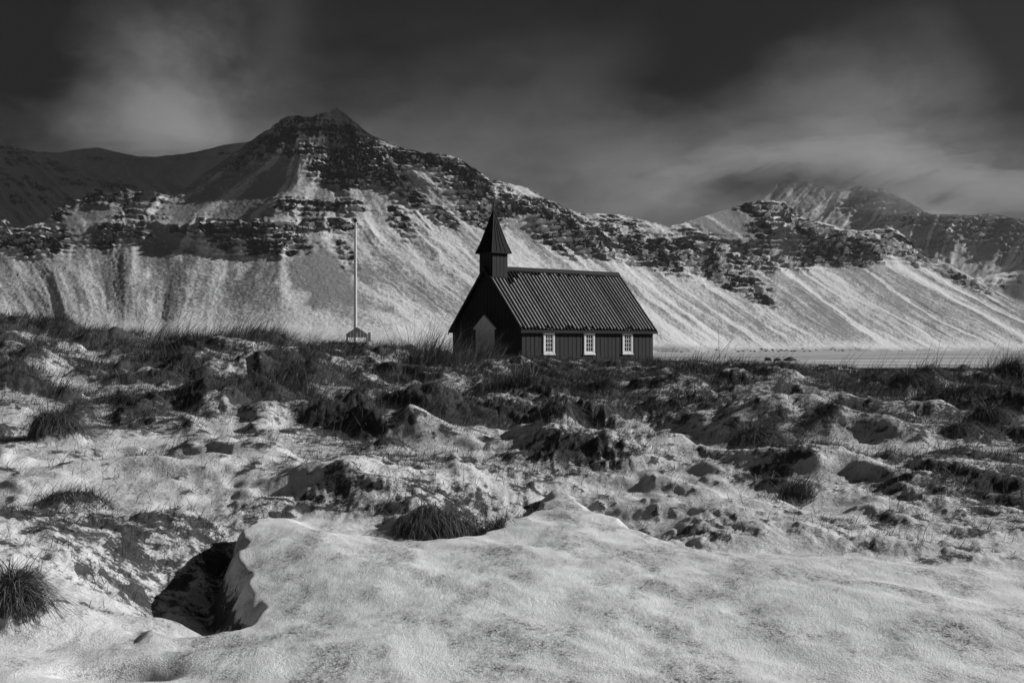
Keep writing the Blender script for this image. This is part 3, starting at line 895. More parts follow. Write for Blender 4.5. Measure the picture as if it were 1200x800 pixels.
# dark earth bank along the right
def earth_bank():
    n = 260
    px = np.linspace(860, 1480, n)
    prof = [(-.35, -1.2), (-.12, .25), (0, .86), (.15, 1.0), (1.2, 1.02), (3.0, .9), (9, .2), (16, -1.2)]
    V = []
    for (dy, k) in prof:
        Y = 84 + dy + .25 * fbm(px * .05, px * 0 + dy * 3, 3, 901)
        topz = .26 * sm(860, 1060, px) + (-.02) + .05 * fbm(px * .06, px * 0, 3, 902) + .10 * (1 - sm(860, 1060, px))
        z = -1.1 + (topz + 1.1) * k
        V.append(np.stack([(px - CX) / F * Y, Y, z], -1))
    V = np.array(V)
    rr = np.zeros(V.shape[:2]); rr[4:] = 1
    me = fast_mesh('earth_bank', V.reshape(-1, 3), grid_faces(len(prof), n), smooth=False)
    me.materials.append(M['peat']); me.materials.append(M['plain'])
    mi = np.zeros((len(prof) - 1) * (n - 1), dtype=np.int32); mi[3 * (n - 1):] = 1
    me.polygons.foreach_set('material_index', mi)
    tag(link('earth_bank', me), kind='structure')


earth_bank()

# ------------------------------------------------------------------ church
TH = R(40)
L_, W_ = 9.75, 5.79
near = Vector((.48, 66.0, 0))
dvec = Vector((math.cos(TH), math.sin(TH), 0)); wvec = Vector((-math.sin(TH), math.cos(TH), 0))
BZ = .62                                           # foot of the walls (a little below the snow)
cpos = near + wvec * (W_ / 2); cpos.z = BZ
church = empty('church', cpos, TH)
tag(church, 'small black wooden church with white windows and a pointed bell tower', 'church')
EV = 2.70 - BZ; RG = 5.86 - BZ                     # eaves and ridge above the foot
h2 = W_ / 2
sl = (RG - EV) / h2


def roofz(y): return RG - abs(y) * sl


MB().prism([(-h2, 0), (h2, 0), (h2, EV - .02), (0, RG - .06), (-h2, EV - .02)], 'x', 0, L_).build('wall', M['tarred_wood'], church)
MB().box(-.04, L_ + .04, -h2 - .05, h2 + .05, -.4, .16).build('foundation', M['stone'], church)
# vertical boards: long side towards the camera, then the front gable
pit_ = L_ / 33
bm0 = MB().box(.016, pit_ - .016, -h2 - .032, -h2 + .002, .17, EV - .06).mesh('wall_board')
bmB = MB().box(.02, pit_ - .02, -h2 - .024, -h2 + .002, .17, EV - .06).mesh('wall_board')
for i in range(33):
    o = link('wall_board', bm0 if i % 2 else bmB, M['tarred_board'], church); o.location.x = i * pit_
    o2 = link('wall_board', bm0, M['tarred_board'], church); o2.location = (i * pit_ + pit_, 0, 0); o2.rotation_euler.z = math.pi
pg = W_ / 19
for i in range(19):
    ya = -h2 + i * pg + .016; yb = -h2 + (i + 1) * pg - .016
    for xs in ((-.03, .002), (L_ - .002, L_ + .03)):
        MB().prism([(ya, .17), (yb, .17), (yb, roofz(yb) - .12), ((ya + yb) / 2, max(roofz((ya + yb) / 2) - .12, min(roofz(ya), roofz(yb)) - .12)), (ya, roofz(ya) - .12)], 'x', *xs).build('gable_board', M['tarred_board'], church)
# roof
ov, og = .18, .16
nrm = Vector((0, sl, 1)).normalized()
roof_o = None
for sgn in (-1, 1):
    y_e = sgn * (h2 + ov)
    p = [(0, RG), (y_e, roofz(y_e)), (y_e, roofz(y_e) - .10), (0, RG - .14)]
    ro = MB().prism(p, 'x', -og, L_ + og).build('roof', M['tarred_roof'], church)
    if sgn == -1: roof_o = ro
ang = math.atan(sl)
slen = math.hypot(h2 + ov, (h2 + ov) * sl)
npit = 40
bp = (L_ + 2 * og) / npit


def slope_box(x0, x1, u0, u1, n0, n1):
    """box on the near roof slope: x along the ridge, u down the slope, n off the slope"""
    c, s_ = math.cos(ang), math.sin(ang)
    m_ = MB()
    m_.box(x0, x1, u0, u1, n0, n1)
    m_.v = [(x, -(u * c) - n * s_, RG - u * s_ + n * c) for (x, u, n) in m_.v]
    return m_


bat = slope_box(-.05, .05, .16, slen - .02, .002, .055).mesh('roof_batten')
for i in range(npit + 1):
    o = link('roof_batten', bat, M['tarred_roof'], roof_o)
    o.location.x = -og + .06 + i * ((L_ + 2 * og - .12) / npit)
random.seed(3)
for i in range(npit):
    x = -og + .06 + i * ((L_ + 2 * og - .12) / npit) + .055
    u0 = .22 + abs(random.gauss(0, .12)) + (.75 if i in (4, 5) else 0) + (.4 if i in (3, 6, 7) else 0)
    if i < 8: u0 += .1
    wd = .078 + random.uniform(-.012, .018)
    slope_box(x, x + wd, u0, slen - .10 - abs(random.gauss(0, .12)), .001, .018 + random.random() * .008).build('snow_strip', M['frost'], roof_o)
MB().prism([(-.17, RG - .16 * sl + .075), (0, RG + .11), (.17, RG - .16 * sl + .075), (.15, RG - .17 * sl), (0, RG - .05), (-.15, RG - .17 * sl)], 'x', -og - .01, L_ + og + .01).build('ridge_cap', M['tarred_wood'], church)
for xs in ((-og - .03, -og - .002), (L_ + og + .002, L_ + og + .03)):
    for sgn in (-1, 1):
        y_e = sgn * (h2 + ov + .03)
        MB().prism([(0, RG + .03), (y_e, roofz(y_e) + .03), (y_e, roofz(y_e) - .16), (0, RG - .20)], 'x', *xs).build('barge_board', M['tarred_board'], church)
MB().box(-og, L_ + og, -h2 - ov - .035, -h2 - ov - .003, roofz(h2 + ov) - .14, roofz(h2 + ov) + .0).build('eave_board', M['tarred_wood'], church)

# windows
PW, PH = .78, 1.38
wz0 = 1.21 - BZ


def window(u, side=-1):
    y0 = side * h2
    def bx(mb, x0, x1, a, b_, z0, z1):
        ya, yb = y0 + side * a, y0 + side * b_
        return mb.box(x0, x1, min(ya, yb), max(ya, yb), z0, z1)
    fr = MB()
    xl, xr = u - PW / 2, u + PW / 2
    zt = wz0 + PH - .16
    bx(fr, xl, xl + .11, .0, .085, wz0 + .07, zt); bx(fr, xr - .11, xr, .0, .085, wz0 + .07, zt)
    bx(fr, xl + .11, xr - .11, .0, .083, zt - .10, zt); bx(fr, xl + .11, xr - .11, .0, .083, wz0 + .07, wz0 + .14)
    wn = fr.build('window', M['white_paint'], church)
    sl_ = MB(); bx(sl_, xl - .03, xr + .03, .0, .12, wz0, wz0 + .068); sl_.build('sill', M['white_paint'], wn)
    hd = MB()
    ya, yb = sorted((y0, y0 + side * .13))
    hd.prism([(xl - .07, zt + .002), (xr + .07, zt + .002), (xr + .08, zt + .10), (u + .22, zt + .15), (u, zt + .165), (u - .22, zt + .15), (xl - .08, zt + .10)], 'y', ya, yb)
    hd.build('window_head', M['white_paint'], wn)
    gx0, gx1, gz0, gz1 = xl + .11, xr - .11, wz0 + .14, zt - .10
    sx = (gx1 - gx0 - .09) / 3; sz = (gz1 - gz0 - .10) / 4
    sa = MB()
    bx(sa, gx0, gx0 + .045, .03, .066, gz0, gz1); bx(sa, gx1 - .045, gx1, .03, .066, gz0, gz1)
    bx(sa, gx0 + .045, gx1 - .045, .03, .065, gz0, gz0 + .05); bx(sa, gx0 + .045, gx1 - .045, .03, .065, gz1 - .05, gz1)
    sa.build('sash', M['white_paint'], wn)
    for c in (1, 2):
        mb = MB(); bx(mb, gx0 + .045 + c * sx - .013, gx0 + .045 + c * sx + .013, .033, .062, gz0 + .05, gz1 - .05); mb.build('glazing_bar', M['white_paint'], wn)
    for r_ in (1, 2, 3):
        mb = MB(); bx(mb, gx0 + .045, gx1 - .045, .033, .060, gz0 + .05 + r_ * sz - .013, gz0 + .05 + r_ * sz + .013); mb.build('glazing_bar', M['white_paint'], wn)
    for c in range(3):
        for r_ in range(4):
            mb = MB()
            x = gx0 + .045 + c * sx; z = gz0 + .05 + r_ * sz
            bx(mb, x + .012, x + sx - .012, .036, .044, z + .012, z + sz - .012); mb.build('pane', M['glass'], wn)


for u in (1.86, 4.77, 7.68):
    window(u, -1)
for u in (1.86, 4.77, 7.68):
    window(u, 1)

# grey door in its pedimented surround
dz0, dz1, dtop = .42, 2.56 - BZ, 3.33 - BZ
dw = .76
MB().box(-.10, -.0305, -dw, -dw + .16, dz0, dz1).box(-.10, -.0305, dw - .16, dw, dz0, dz1).box(-.10, -.0305, -dw + .16, dw - .16, dz1 - .12, dz1).build('door_frame', M['grey_paint'], church)
MB().prism([(-dw - .13, dz1 + .002), (dw + .13, dz1 + .002), (dw + .13, dz1 + .09), (0, dtop), (-dw - .13, dz1 + .09)], 'x', -.16, -.0305).build('door_pediment', M['grey_paint'], church)
for sgn in (-1, 1):
    a_, b_ = sorted((sgn * .008, sgn * (dw - .162)))
    leaf = MB().box(-.066, -.0305, a_, b_, dz0, dz1 - .122).build('door', M['grey_paint'], church)
    for (q0, q1) in ((.10, .62), (.70, 1.28)):
        MB().box(-.078, -.0665, a_ + .09, b_ - .09, dz0 + q0, dz0 + q1).build('door_panel', M['grey_paint'], leaf, .006)
    if sgn < 0:
        MB().tube([(-.066, -.05, dz0 + .80), (-.12, -.05, dz0 + .80)], .018).tube([(-.115, -.05, dz0 + .80), (-.115, -.15, dz0 + .79)], .012).build('door_handle', M['dark_metal'], leaf)
MB().box(-.55, -.11, -.8, .8, .05, dz0 - .02).build('doorstep', M['stone'], church)

# bell tower on the front of the ridge
tw = .52
tx0, tx1 = -.02, 1.04
tz0, tz1 = RG - 1.0, 6.67 - BZ
tower = MB().box(tx0, tx1, -tw, tw, tz0, tz1).build('bell_tower', M['tarred_wood'], church)
nb = 4
for i in range(nb):
    w0 = -tw + i * 2 * tw / nb + .015; w1 = -tw + (i + 1) * 2 * tw / nb - .015
    for xs in ((tx0 - .03, tx0 + .002), (tx1 - .002, tx1 + .03)):
        MB().box(xs[0], xs[1], w0, w1, tz0 + .1, tz1 - .03).build('tower_board', M['tarred_board'], tower)
    x0_ = tx0 + i * (tx1 - tx0) / nb + .015; x1_ = tx0 + (i + 1) * (tx1 - tx0) / nb - .015
    for ysd in ((-tw - .03, -tw + .002), (tw - .002, tw + .03)):
        MB().box(x0_, x1_, ysd[0], ysd[1], tz0 + .1, tz1 - .03).build('tower_board', M['tarred_board'], tower)
cxm = (tx0 + tx1) / 2
so_ = .68
ap = 8.93 - BZ
b4 = [(cxm - so_, -so_, tz1), (cxm + so_, -so_, tz1), (cxm + so_, so_, tz1), (cxm - so_, so_, tz1)]
k2 = .50
m4 = [(cxm - k2, -k2, tz1 + .52), (cxm + k2, -k2, tz1 + .52), (cxm + k2, k2, tz1 + .52), (cxm - k2, k2, tz1 + .52)]
k3 = .02
t4 = [(cxm - k3, -k3, ap), (cxm + k3, -k3, ap), (cxm + k3, k3, ap), (cxm - k3, k3, ap)]
spire = MB().add(b4 + m4 + t4, [(3, 2, 1, 0)] + [(i, (i + 1) % 4, 4 + (i + 1) % 4, 4 + i) for i in range(4)] + [(4 + i, 4 + (i + 1) % 4, 8 + (i + 1) % 4, 8 + i) for i in range(4)] + [(8, 9, 10, 11)]).build('spire', M['tarred_roof'], church)
MB().box(cxm - so_ - .02, cxm + so_ + .02, -so_ - .02, so_ + .02, tz1 - .06, tz1 - .002).build('spire_eave', M['tarred_wood'], church)
for face in range(4):
    a = Vector(b4[face]); c = Vector(b4[(face + 1) % 4]); am = Vector(m4[face]); cm_ = Vector(m4[(face + 1) % 4]); top_ = Vector((cxm, 0, ap))
    for q in (.0, .28, .5, .72):
        p0 = a.lerp(c, q); p1 = am.lerp(cm_, q); at_ = Vector(t4[face]).lerp(Vector(t4[(face + 1) % 4]), q)
        lim = 1.0 if q == 0 else (.75 if q == .5 else .6)
        MB().tube([p0, p1, p1.lerp(at_, lim)], .026, 5).build('spire_batten', M['tarred_board'], spire)
MB().tube([(cxm, 0, ap - .05), (cxm, 0, ap + .58)], [.02, .012], 6).tube([(cxm, -.13, ap + .40), (cxm, .13, ap + .40)], .012, 6).tube([(cxm - .13, 0, ap + .398), (cxm + .13, 0, ap + .398)], .012, 6).lathe([(.001, -.06), (.05, -.03), (.06, 0), (.05, .03), (.001, .06)], 10, (cxm, 0, ap + .06)).build('finial', M['dark_metal'], church)

# ------------------------------------------------------------------ flagpole and gate
fy = 74.0
fx = (416.5 - CX) / F * fy
fz = float(gz(fx, fy)[0]) - .1
ftop = EYE + (CY - 261) / F * fy
fp = empty('flagpole', (fx, fy, fz))
tag(fp, 'tall white flagpole standing beside the small gate left of the church', 'flagpole')
hgt = ftop - fz
MB().lathe([(.10, 0), (.095, hgt * .3), (.082, hgt * .7), (.062, hgt)], 14).build('pole', M['pole_paint'], fp)
MB().lathe([(.001, hgt), (.06, hgt + .03), (.11, hgt + .10), (.11, hgt + .15), (.06, hgt + .22), (.001, hgt + .25)], 14).build('finial', M['dark_metal'], fp)
MB().box(-.16, .16, -.16, .16, 0, .45).build('base', M['stone'], fp)
MB().tube([(.10, -.05, 1.2), (.10, -.05, 1.45)], .015, 6).build('cleat', M['dark_metal'], fp)

gy = 72.0
gx_ = (418.5 - CX) / F * gy
gzz = float(gz(gx_, gy)[0])
gate = empty('gate', (gx_, gy, gzz - .1))
tag(gate, 'small gabled timber gate with a white post at its right behind the flagpole', 'gate')
zt = EYE + (CY - 395.5) / F * gy - (gzz - .1); za = EYE + (CY - 384) / F * gy - (gzz - .1)
gw = .56
nb = 6
for i in range(nb):
    a_ = -gw + i * 2 * gw / nb + .008; b_ = -gw + (i + 1) * 2 * gw / nb - .008
    f_ = lambda v: za - abs(v) / gw * (za - zt - .2)
    pl = [(a_, zt), (b_, zt), (b_, f_(b_)), (a_, f_(a_))]
    MB().prism(pl, 'y', -.05, .0).build('gable_board', M['grey_wood'], gate)
for sgn in (-1, 1):
    MB().box(sgn * gw - .05, sgn * gw + .05, -.02, .10, 0, zt + .18).build('post', M['grey_wood'], gate)
    MB().prism([(0, za + .05), (sgn * (gw + .05), zt + .20), (sgn * (gw + .05), zt + .15), (0, za)], 'y', -.10, .12).build('roof_board', M['grey_wood'], gate)
wp_x = (433.6 - CX) / F * gy - gx_
MB().box(wp_x - .08, wp_x + .08, -.30, -.14, 0, EYE + (CY - 389.5) / F * gy - (gzz - .1)).build('white_post', M['white_paint'], gate)
for i in range(4):
    MB().box(-gw + .06 + i * .27, -gw + .10 + i * .27, -.0, .03, .1, .55).build('picket', M['grey_wood'], gate)


# ------------------------------------------------------------------ boulders on the plain
def boulder_mesh(seed, n=3, flat=.8):
    bm = bmesh.new()
    bmesh.ops.create_icosphere(bm, subdivisions=n, radius=1)
    r_ = random.Random(seed)
    off = Vector((r_.random() * 20, r_.random() * 20, r_.random() * 20))
    from mathutils import noise as mn
    for v in bm.verts:
        k = 1 + .35 * mn.noise(v.co * 1.3 + off) + .14 * mn.noise(v.co * 3.5 + off)
        v.co = Vector((v.co.x * k, v.co.y * k, v.co.z * k * flat))
    me = bpy.data.meshes.new('boulder')
    bm.to_mesh(me); bm.free()
    return me


FAR = [(900, 421, 4.0, 4.6, 'dark peaked boulder on the far plain, leftmost of three beyond the meadow'), (911, 421, 4.4, 3.8, 'dark rounded boulder between two others on the far plain'), (926, 422, 8.0, 4.6, 'long dark outcrop on the far plain, rightmost and widest of three')]
for i, (px, py, hw, ht, lab) in enumerate(FAR):
    Y = 1000.0
    o = link('boulder', boulder_mesh(i + 5), M['boulder'])
    o.location = ((px - CX) / F * Y, Y, -10.0)
    o.scale = (hw / F * Y, hw / F * Y * .8, ht / F * Y)
    tag(o, lab, 'boulder', 'dark boulders on the far plain')
bms = [boulder_mesh(40 + i, 2) for i in range(5)]
r_ = random.Random(5)
for i in range(46):
    px = r_.gauss(905, 34) if i < 38 else r_.uniform(790, 1060)
    Yf = float(interp([(600, 2150), (800, 2550), (1000, 3000), (1200, 3550)], np.array([px]))[0]) - r_.uniform(60, 330)
    o = link('boulder', bms[i % 5], M['boulder'])
    # the apron falls from the foot of the slope to the plain
    t_ = 0
    sz = r_.uniform(1.2, 3.0)
    o.location = ((px - CX) / F * Yf, Yf, -6.0)
    o.scale = (sz, sz, sz * .8)
    o['_apron'] = 1
    tag(o, 'small dark boulder fallen onto the snow at the foot of the mountain', 'boulder', 'boulders at the foot of the slope')
dg = None
bpy.context.view_layer.update()
dg = bpy.context.evaluated_depsgraph_get()
mt = bpy.data.objects['mountain']; pl_ = bpy.data.objects['plain']
for o in bpy.data.objects:
    if o.get('_apron'):
        p0 = Vector((o.location.x, o.location.y, 500))
        zs = []
        for tgt in (mt, pl_):
            ok, loc, nn, _ = tgt.ray_cast(p0, Vector((0, 0, -1)))
            if ok: zs.append(loc.z)
        if zs: o.location.z = max(zs) + o.scale.z * .2
        del o['_apron']


# ------------------------------------------------------------------ grass
def blade_mesh(name, P0, D0, Ln, droop, width, wind, shade, seg=3):
    """P0,D0 (n,3); each blade is a tapered ribbon that bends over"""
    n = len(P0)
    t = np.linspace(0, 1, seg + 1)[None, :, None]
    down = np.array([0, 0, -1.0])
    C = P0[:, None, :] + Ln[:, None, None] * (D0[:, None, :] * t + droop[:, None, None] * t ** 2 * down + wind[:, None, :] * t ** 2)
    a = RNG.uniform(0, 2 * np.pi, n)
    side = np.stack([np.cos(a) * .9 + .3, np.sin(a) * .5, np.zeros(n)], -1)
    side /= np.linalg.norm(side, axis=1, keepdims=True)
    wv = width[:, None, None] * (1 - .85 * t[:, :-1]) * .5
    Lf = C[:, :-1] - side[:, None, :] * wv; Rt = C[:, :-1] + side[:, None, :] * wv
    V = np.concatenate([Lf, Rt, C[:, -1:]], 1)          # per blade: seg left, seg right, tip
    k = 2 * seg + 1
    fc = []
    for i in range(seg - 1):
        fc += [(i, seg + i, seg + i + 1), (i, seg + i + 1, i + 1)]
    fc.append((seg - 1, 2 * seg - 1, 2 * seg))
    Fc = (np.arange(n)[:, None, None] * k + np.array(fc)[None]).reshape(-1, 3)
    sh = np.repeat(shade, k)
    return fast_mesh(name, V.reshape(-1, 3), Fc, {'shade': sh}, smooth=False)


def unit(v):
    return v / (np.linalg.norm(v, axis=1, keepdims=True) + 1e-9)


for (px, py, hw, ht, style, lab), (X, Y, rad, hh_) in zip(TUS, TPOS):
    dens = 1.0
    n = int({'dome': 900, 'mop': 800, 'upright': 800, 'low': 380, 'comb': 800, 'fringe': 1500}[style] * min(1.6, max(.6, hw * ht / 900)))
    ang_ = RNG.uniform(0, 2 * np.pi, n); rr = np.sqrt(RNG.uniform(0, 1, n))
    wpx = 1.0 * Y / 1280.0                              # width of one render pixel at that distance
    bwid = np.full(n, max(.006, .42 * wpx)) * RNG.uniform(.7, 1.3, n)
    bx_ = X + rad * rr * np.cos(ang_); by_ = Y + rad * .7 * rr * np.sin(ang_)
    if style != 'dome':
        kc = RNG.integers(0, 7, n); ca_ = RNG.uniform(0, 2 * np.pi, 7)[kc]; cr_ = RNG.uniform(.1, 1.15, 7)[kc]
        bx_ = X + rad * (cr_ * np.cos(ca_) + .34 * rr * np.cos(ang_)); by_ = Y + rad * .7 * (cr_ * np.sin(ca_) + .34 * rr * np.sin(ang_))
    if style == 'fringe':
        bx_ = X + rad * 1.05 * RNG.uniform(-1, 1, n); by_ = Y - rad * .30 + rad * .45 * RNG.uniform(-1, 1, n) ** 3
    bz_ = gz(bx_, by_) - .01
    P0 = np.stack([bx_, by_, bz_], -1)
    out_ = np.stack([np.cos(ang_), np.sin(ang_), np.zeros(n)], -1)
    rnd = RNG.normal(0, 1, (n, 3))
    up = np.array([0, 0, 1.0])
    if style == 'dome':
        D0 = unit(out_ * (.45 + .6 * rr[:, None]) + np.array([.15, -.15, 0]) + up * .5 + rnd * .16)
        Ln = rad * RNG.uniform(.4, 1.0, n); droop = RNG.uniform(.5, .95, n) * (0.45 + rr)
        wind = np.tile([.10, -.05, 0], (n, 1)) + rnd * .06
    elif style == 'mop':
        D0 = unit(out_ * .6 + up * .6 + rnd * .28)
        Ln = hh_ * RNG.uniform(.3, .85, n); droop = RNG.uniform(.4, 1.1, n)
        wind = np.tile([.12, -.15, 0], (n, 1)) + rnd * .08
    elif style == 'upright':
        D0 = unit(out_ * .34 + up * 1.0 + rnd * .26 + np.array([.20, 0, 0]))
        Ln = hh_ * RNG.beta(1.6, 2.2, n) * 1.5; droop = RNG.uniform(0, .7, n)
        wind = np.tile([.24, -.05, 0], (n, 1)) + RNG.normal(0, .26, (n, 3)) * np.array([1, 1, .3])
    elif style == 'low':
        D0 = unit(out_ * .7 + up * .6 + rnd * .25)
        Ln = hh_ * RNG.uniform(.5, 1.1, n); droop = RNG.uniform(.2, .8, n)
        wind = np.tile([.15, -.1, 0], (n, 1)) + rnd * .1
    elif style == 'comb':
        D0 = unit(up * .5 + np.array([.8, -.25, 0]) + rnd * .25)
        Ln = hh_ * RNG.uniform(.5, 1.2, n); droop = RNG.uniform(.3, .8, n)
        wind = np.tile([.3, -.15, 0], (n, 1)) + rnd * .12
    else:
        D0 = unit(np.array([.1, -.55, .55]) + rnd * .28)
        Ln = hh_ * RNG.uniform(.45, 1.0, n); droop = RNG.uniform(.9, 1.5, n)
        wind = np.tile([.02, -.12, 0], (n, 1)) + rnd * .08
    shade = np.clip(RNG.beta(1.2, 2.4, n), 0, 1)
    stray = RNG.uniform(0, 1, n) < .14
    Ln = np.where(stray, np.maximum(Ln, hh_ * RNG.uniform(.6, 1.3, n)), Ln * RNG.uniform(.6, 1.15, n))
    D0 = np.where(stray[:, None], unit(D0 + RNG.normal(0, .45, (n, 3)) * np.array([1, 1, .5]) + np.array([.25, 0, .2])), D0)
    droop = np.where(stray, droop * .6, droop); shade = np.where(stray, np.clip(shade + .35, 0, 1), shade)
    o = link('grass_tussock', blade_mesh('grass_tussock', P0, D0, Ln, droop, bwid, wind, shade, 4 if style in ('dome', 'fringe', 'mop') else 3), M['grass'])
    tag(o, lab, 'grass tussock', 'grass tussocks on the snowy meadow')

# loose grass over the rough ground: nobody could count it
n = 280000
u = RNG.uniform(-120, 1320, n); Yr = 8.0 * (78 / 8.0) ** RNG.uniform(0, 1, n) ** .72
Xr = (u - CX) / F * Yr
# gather the blades in clumps
cl_id = RNG.integers(0, 2600, n)
cu = RNG.uniform(-120, 1320, 8000); cY = 8.5 * (76 / 8.5) ** RNG.uniform(0, 1, 8000) ** .62
useC = RNG.uniform(0, 1, n) < .8
Yr = np.where(useC, cY[cl_id] + RNG.normal(0, .16, n) * (1 + cY[cl_id] / 30), Yr)
Xr = np.where(useC, (cu[cl_id] - CX) / F * cY[cl_id] + RNG.normal(0, .16, n) * (1 + cY[cl_id] / 30), Xr)
u = Xr / Yr * F + CX
zz, bb, dd, vv = ground(u, Yr, True)
dens = sm(.26, .55, bb) * (.45 + .85 * sm(9, 20, Yr)) + .08 + .16 * sm(11, 22, Yr)
keep = (RNG.uniform(0, 1, n) < dens) & (drift_sd(u, Yr)[0] < -.15)
# keep the door step and the walls of the church clear
lx = (Xr - cpos.x) * math.cos(TH) + (Yr - cpos.y) * math.sin(TH); ly = -(Xr - cpos.x) * math.sin(TH) + (Yr - cpos.y) * math.cos(TH)
keep &= ~((lx > -.1) & (lx < L_ + .1) & (np.abs(ly) < h2 + .15))
Xr, Yr, zz = Xr[keep], Yr[keep], zz[keep]; n = len(Xr)
nc2 = 800
cu = RNG.uniform(-60, 1260, nc2 * 4); cY = 10.5 * (66 / 10.5) ** RNG.uniform(0, 1, nc2 * 4) ** .95
_, bb2, _, _ = ground(cu, cY, True)
pick = np.argsort(-(bb2 + RNG.uniform(0, .45, nc2 * 4)))[:nc2]
cu, cY = cu[pick], cY[pick]
k_ = np.repeat(np.arange(nc2), 70)
sp = (.05 + .16 * RNG.uniform(0, 1, nc2))[k_] * (1 + cY[k_] / 30)
X2 = (cu[k_] - CX) / F * cY[k_] + RNG.normal(0, 1, len(k_)) * sp; Y2 = cY[k_] + RNG.normal(0, 1, len(k_)) * sp
lx = (X2 - cpos.x) * math.cos(TH) + (Y2 - cpos.y) * math.sin(TH); ly = -(X2 - cpos.x) * math.sin(TH) + (Y2 - cpos.y) * math.cos(TH)
u2 = X2 / Y2 * F + CX
k2_ = (drift_sd(u2, Y2)[0] < -.2) & ~((lx > -.1) & (lx < L_ + .1) & (np.abs(ly) < h2 + .15))
X2, Y2 = X2[k2_], Y2[k2_]; tall = (.16 + .30 * RNG.uniform(0, 1, nc2) ** 1.5)[k_][k2_] * RNG.uniform(.4, 1.25, len(X2))
n1_ = n
Xr = np.concatenate([Xr, X2]); Yr = np.concatenate([Yr, Y2]); zz = np.concatenate([zz, gz(X2, Y2)]); n = len(Xr)
rnd = RNG.normal(0, 1, (n, 3))
D0 = unit(np.array([.35, -.1, .8]) + rnd * .48)
Ln = RNG.uniform(.06, .30, n) * (.85 + 1.1 * sm(14, 36, Yr))
Ln[n1_:] = tall * (.6 + .9 * sm(14, 40, Y2))
o = link('grass', blade_mesh('grass', np.stack([Xr, Yr, zz - .01], -1), D0, Ln, RNG.uniform(.1, .8, n), np.maximum(.005, .38 * Yr / 1280) * RNG.uniform(.7, 1.3, n), np.tile([.25, -.05, 0], (n, 1)) + rnd * .15, np.clip(RNG.beta(1.3, 3, n), 0, 1), 2), M['grass'])
tag(o, 'short dry grass poking through the snow all over the meadow', 'grass', kind='stuff')

# long flowering stems, mostly along the skyline and bowed to the right by the wind
stem = []
for (pa, pb, Ya, Yb, cnt, la, lb) in [(150, 330, 38, 48, 300, .5, 1.4), (240, 420, 40, 52, 320, .4, 1.25), (380, 470, 46, 58, 60, .4, 1.0), (480, 575, 40, 56, 230, .7, 1.9), (575, 640, 48, 60, 60, .4, 1.0),
                                      (770, 960, 42, 60, 90, .5, 1.4), (815, 850, 40, 46, 16, 1.2, 1.9), (960, 1200, 45, 70, 110, .6, 1.6), (1050, 1200, 40, 52, 70, .8, 1.9), (0, 150, 30, 42, 50, .3, .8),
                                      (0, 480, 11, 26, 60, .3, .8), (560, 1200, 14, 34, 80, .3, .9)]:
    uu = RNG.uniform(pa, pb, cnt); yy = RNG.uniform(Ya, Yb, cnt)
    k = RNG.integers(0, max(3, cnt // 9), cnt)
    cu = RNG.uniform(pa, pb, cnt)[k]; cy = RNG.uniform(Ya, Yb, cnt)[k]
    uu = cu + RNG.normal(0, 5, cnt); yy = cy + RNG.normal(0, .4, cnt)
    ll = RNG.uniform(la, lb, cnt)
    stem.append(np.stack([uu, yy, ll], -1))
stem = np.vstack(stem)
ok = drift_sd(stem[:, 0], stem[:, 1])[0] < -.1
stem = stem[ok]
n = len(stem)
Xs = (stem[:, 0] - CX) / F * stem[:, 1]; Ys_ = stem[:, 1]
rnd = RNG.normal(0, 1, (n, 3))
o = link('grass_stems', blade_mesh('grass_stems', np.stack([Xs, Ys_, gz(Xs, Ys_) - .02], -1), unit(np.array([.30, 0, .95]) + rnd * np.array([.2, .2, .06])), stem[:, 2], RNG.uniform(0, .15, n), np.maximum(.006, .50 * Ys_ / 1280), np.tile([.30, 0, 0], (n, 1)) + rnd * .1, RNG.uniform(.05, .5, n), 5), M['grass'])
tag(o, 'long thin grass stems bowed to the right along the skyline', 'grass', kind='stuff')

# ------------------------------------------------------------------ air
hz = MB().box(-4500, 5500, -500, 9500, -18.0, 1100.0).build('haze', None)
tag(hz, kind='stuff')
hm_ = bpy.data.materials.new('haze')
hm_.use_nodes = True
h_ = NT(hm_.node_tree)
pv = h_.n('ShaderNodeVolumePrincipled')
pv.inputs['Color'].default_value = (.8, .8, .8, 1)
pv.inputs['Density'].default_value = 1.7e-5
pv.inputs['Anisotropy'].default_value = 0.0
ho = h_.n('ShaderNodeOutputMaterial')
h_.link(pv.outputs[0], ho.inputs['Volume'])
hz.data.materials.append(hm_)


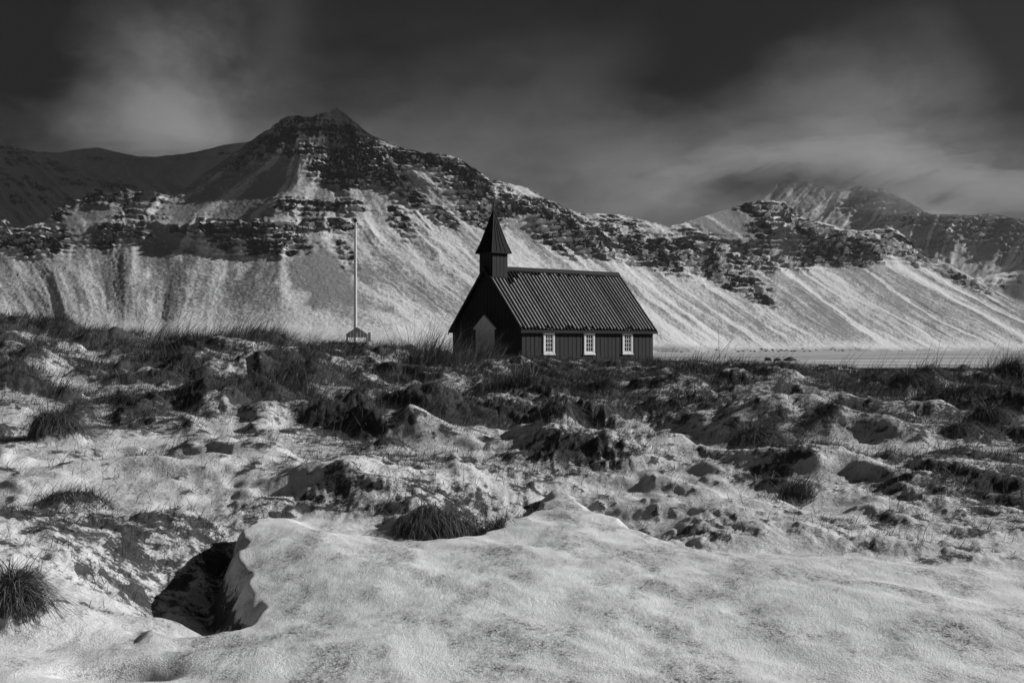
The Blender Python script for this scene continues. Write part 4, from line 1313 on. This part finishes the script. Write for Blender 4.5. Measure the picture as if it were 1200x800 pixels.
def mist(label, px, py, Y, rx, ry, rz, tau, seed):
    """a low bank of cloud: one lumpy closed body of thin even vapour, optical depth tau through its middle"""
    bm = bmesh.new()
    bmesh.ops.create_icosphere(bm, subdivisions=5, radius=1)
    from mathutils import noise as mn
    off = Vector((seed * 3.1, seed * 1.7, 0))
    for v in bm.verts:
        c = v.co.copy()
        k = 1 + .45 * mn.noise(c * 1.5 + off) + .26 * mn.noise(c * 3.4 + off) + .14 * mn.noise(c * 7.5 + off)
        v.co = Vector((c.x * k * rx, c.y * k * ry, c.z * k * rz))
    me = bpy.data.meshes.new('mist'); bm.to_mesh(me); bm.free()
    o = link('mist', me)
    o.location = ((px - CX) / F * Y, Y, EYE + (CY - py) / F * Y)
    mm = bpy.data.materials.new('mist'); mm.use_nodes = True
    q = NT(mm.node_tree)
    v_ = q.n('ShaderNodeVolumePrincipled')
    v_.inputs['Color'].default_value = (.85, .85, .85, 1)
    v_.inputs['Density'].default_value = tau / (2 * ry)
    oo = q.n('ShaderNodeOutputMaterial')
    q.link(v_.outputs[0], oo.inputs['Volume'])
    me.materials.append(mm)
    tag(o, label, 'mist', kind='stuff')


rm = random.Random(12)
for (px, py, Y, rx, rz, tau) in [(860, 208, 5000, 330, 90, .32), (935, 196, 5150, 300, 80, .34), (1000, 190, 4950, 340, 85, .30), (1075, 205, 5100, 320, 80, .34), (1140, 222, 5000, 360, 75, .36), (1230, 225, 5200, 380, 90, .36),
                                 (900, 225, 5250, 420, 70, .26), (1010, 215, 4900, 420, 110, .24), (1120, 236, 5300, 420, 55, .30), (960, 180, 5300, 520, 120, .20), (905, 214, 5050, 260, 70, .35), (950, 205, 5250, 300, 60, .30)]:
    mist('pale billow of mist drifting over the far right ridges', px, py, Y, rx, 260, rz, tau * 1.5, rm.random() * 50)
for (px, py, Y, rx, rz, tau) in [(20, 215, 4700, 620, 90, .22), (150, 205, 4900, 560, 80, .24), (250, 195, 5000, 500, 90, .22), (90, 185, 5100, 700, 90, .18)]:
    mist('dark billow of mist in the far left valley', px, py, Y, rx, 400, rz, tau * 1.5, rm.random() * 50)
for (px, py, Y, rx, rz, tau) in [(385, 128, 2880, 120, 38, .30), (420, 118, 2920, 110, 40, .26), (350, 120, 2900, 110, 34, .22)]:
    mist('wisp of mist about the highest peak', px, py, Y, rx, 110, rz, tau, rm.random() * 50)
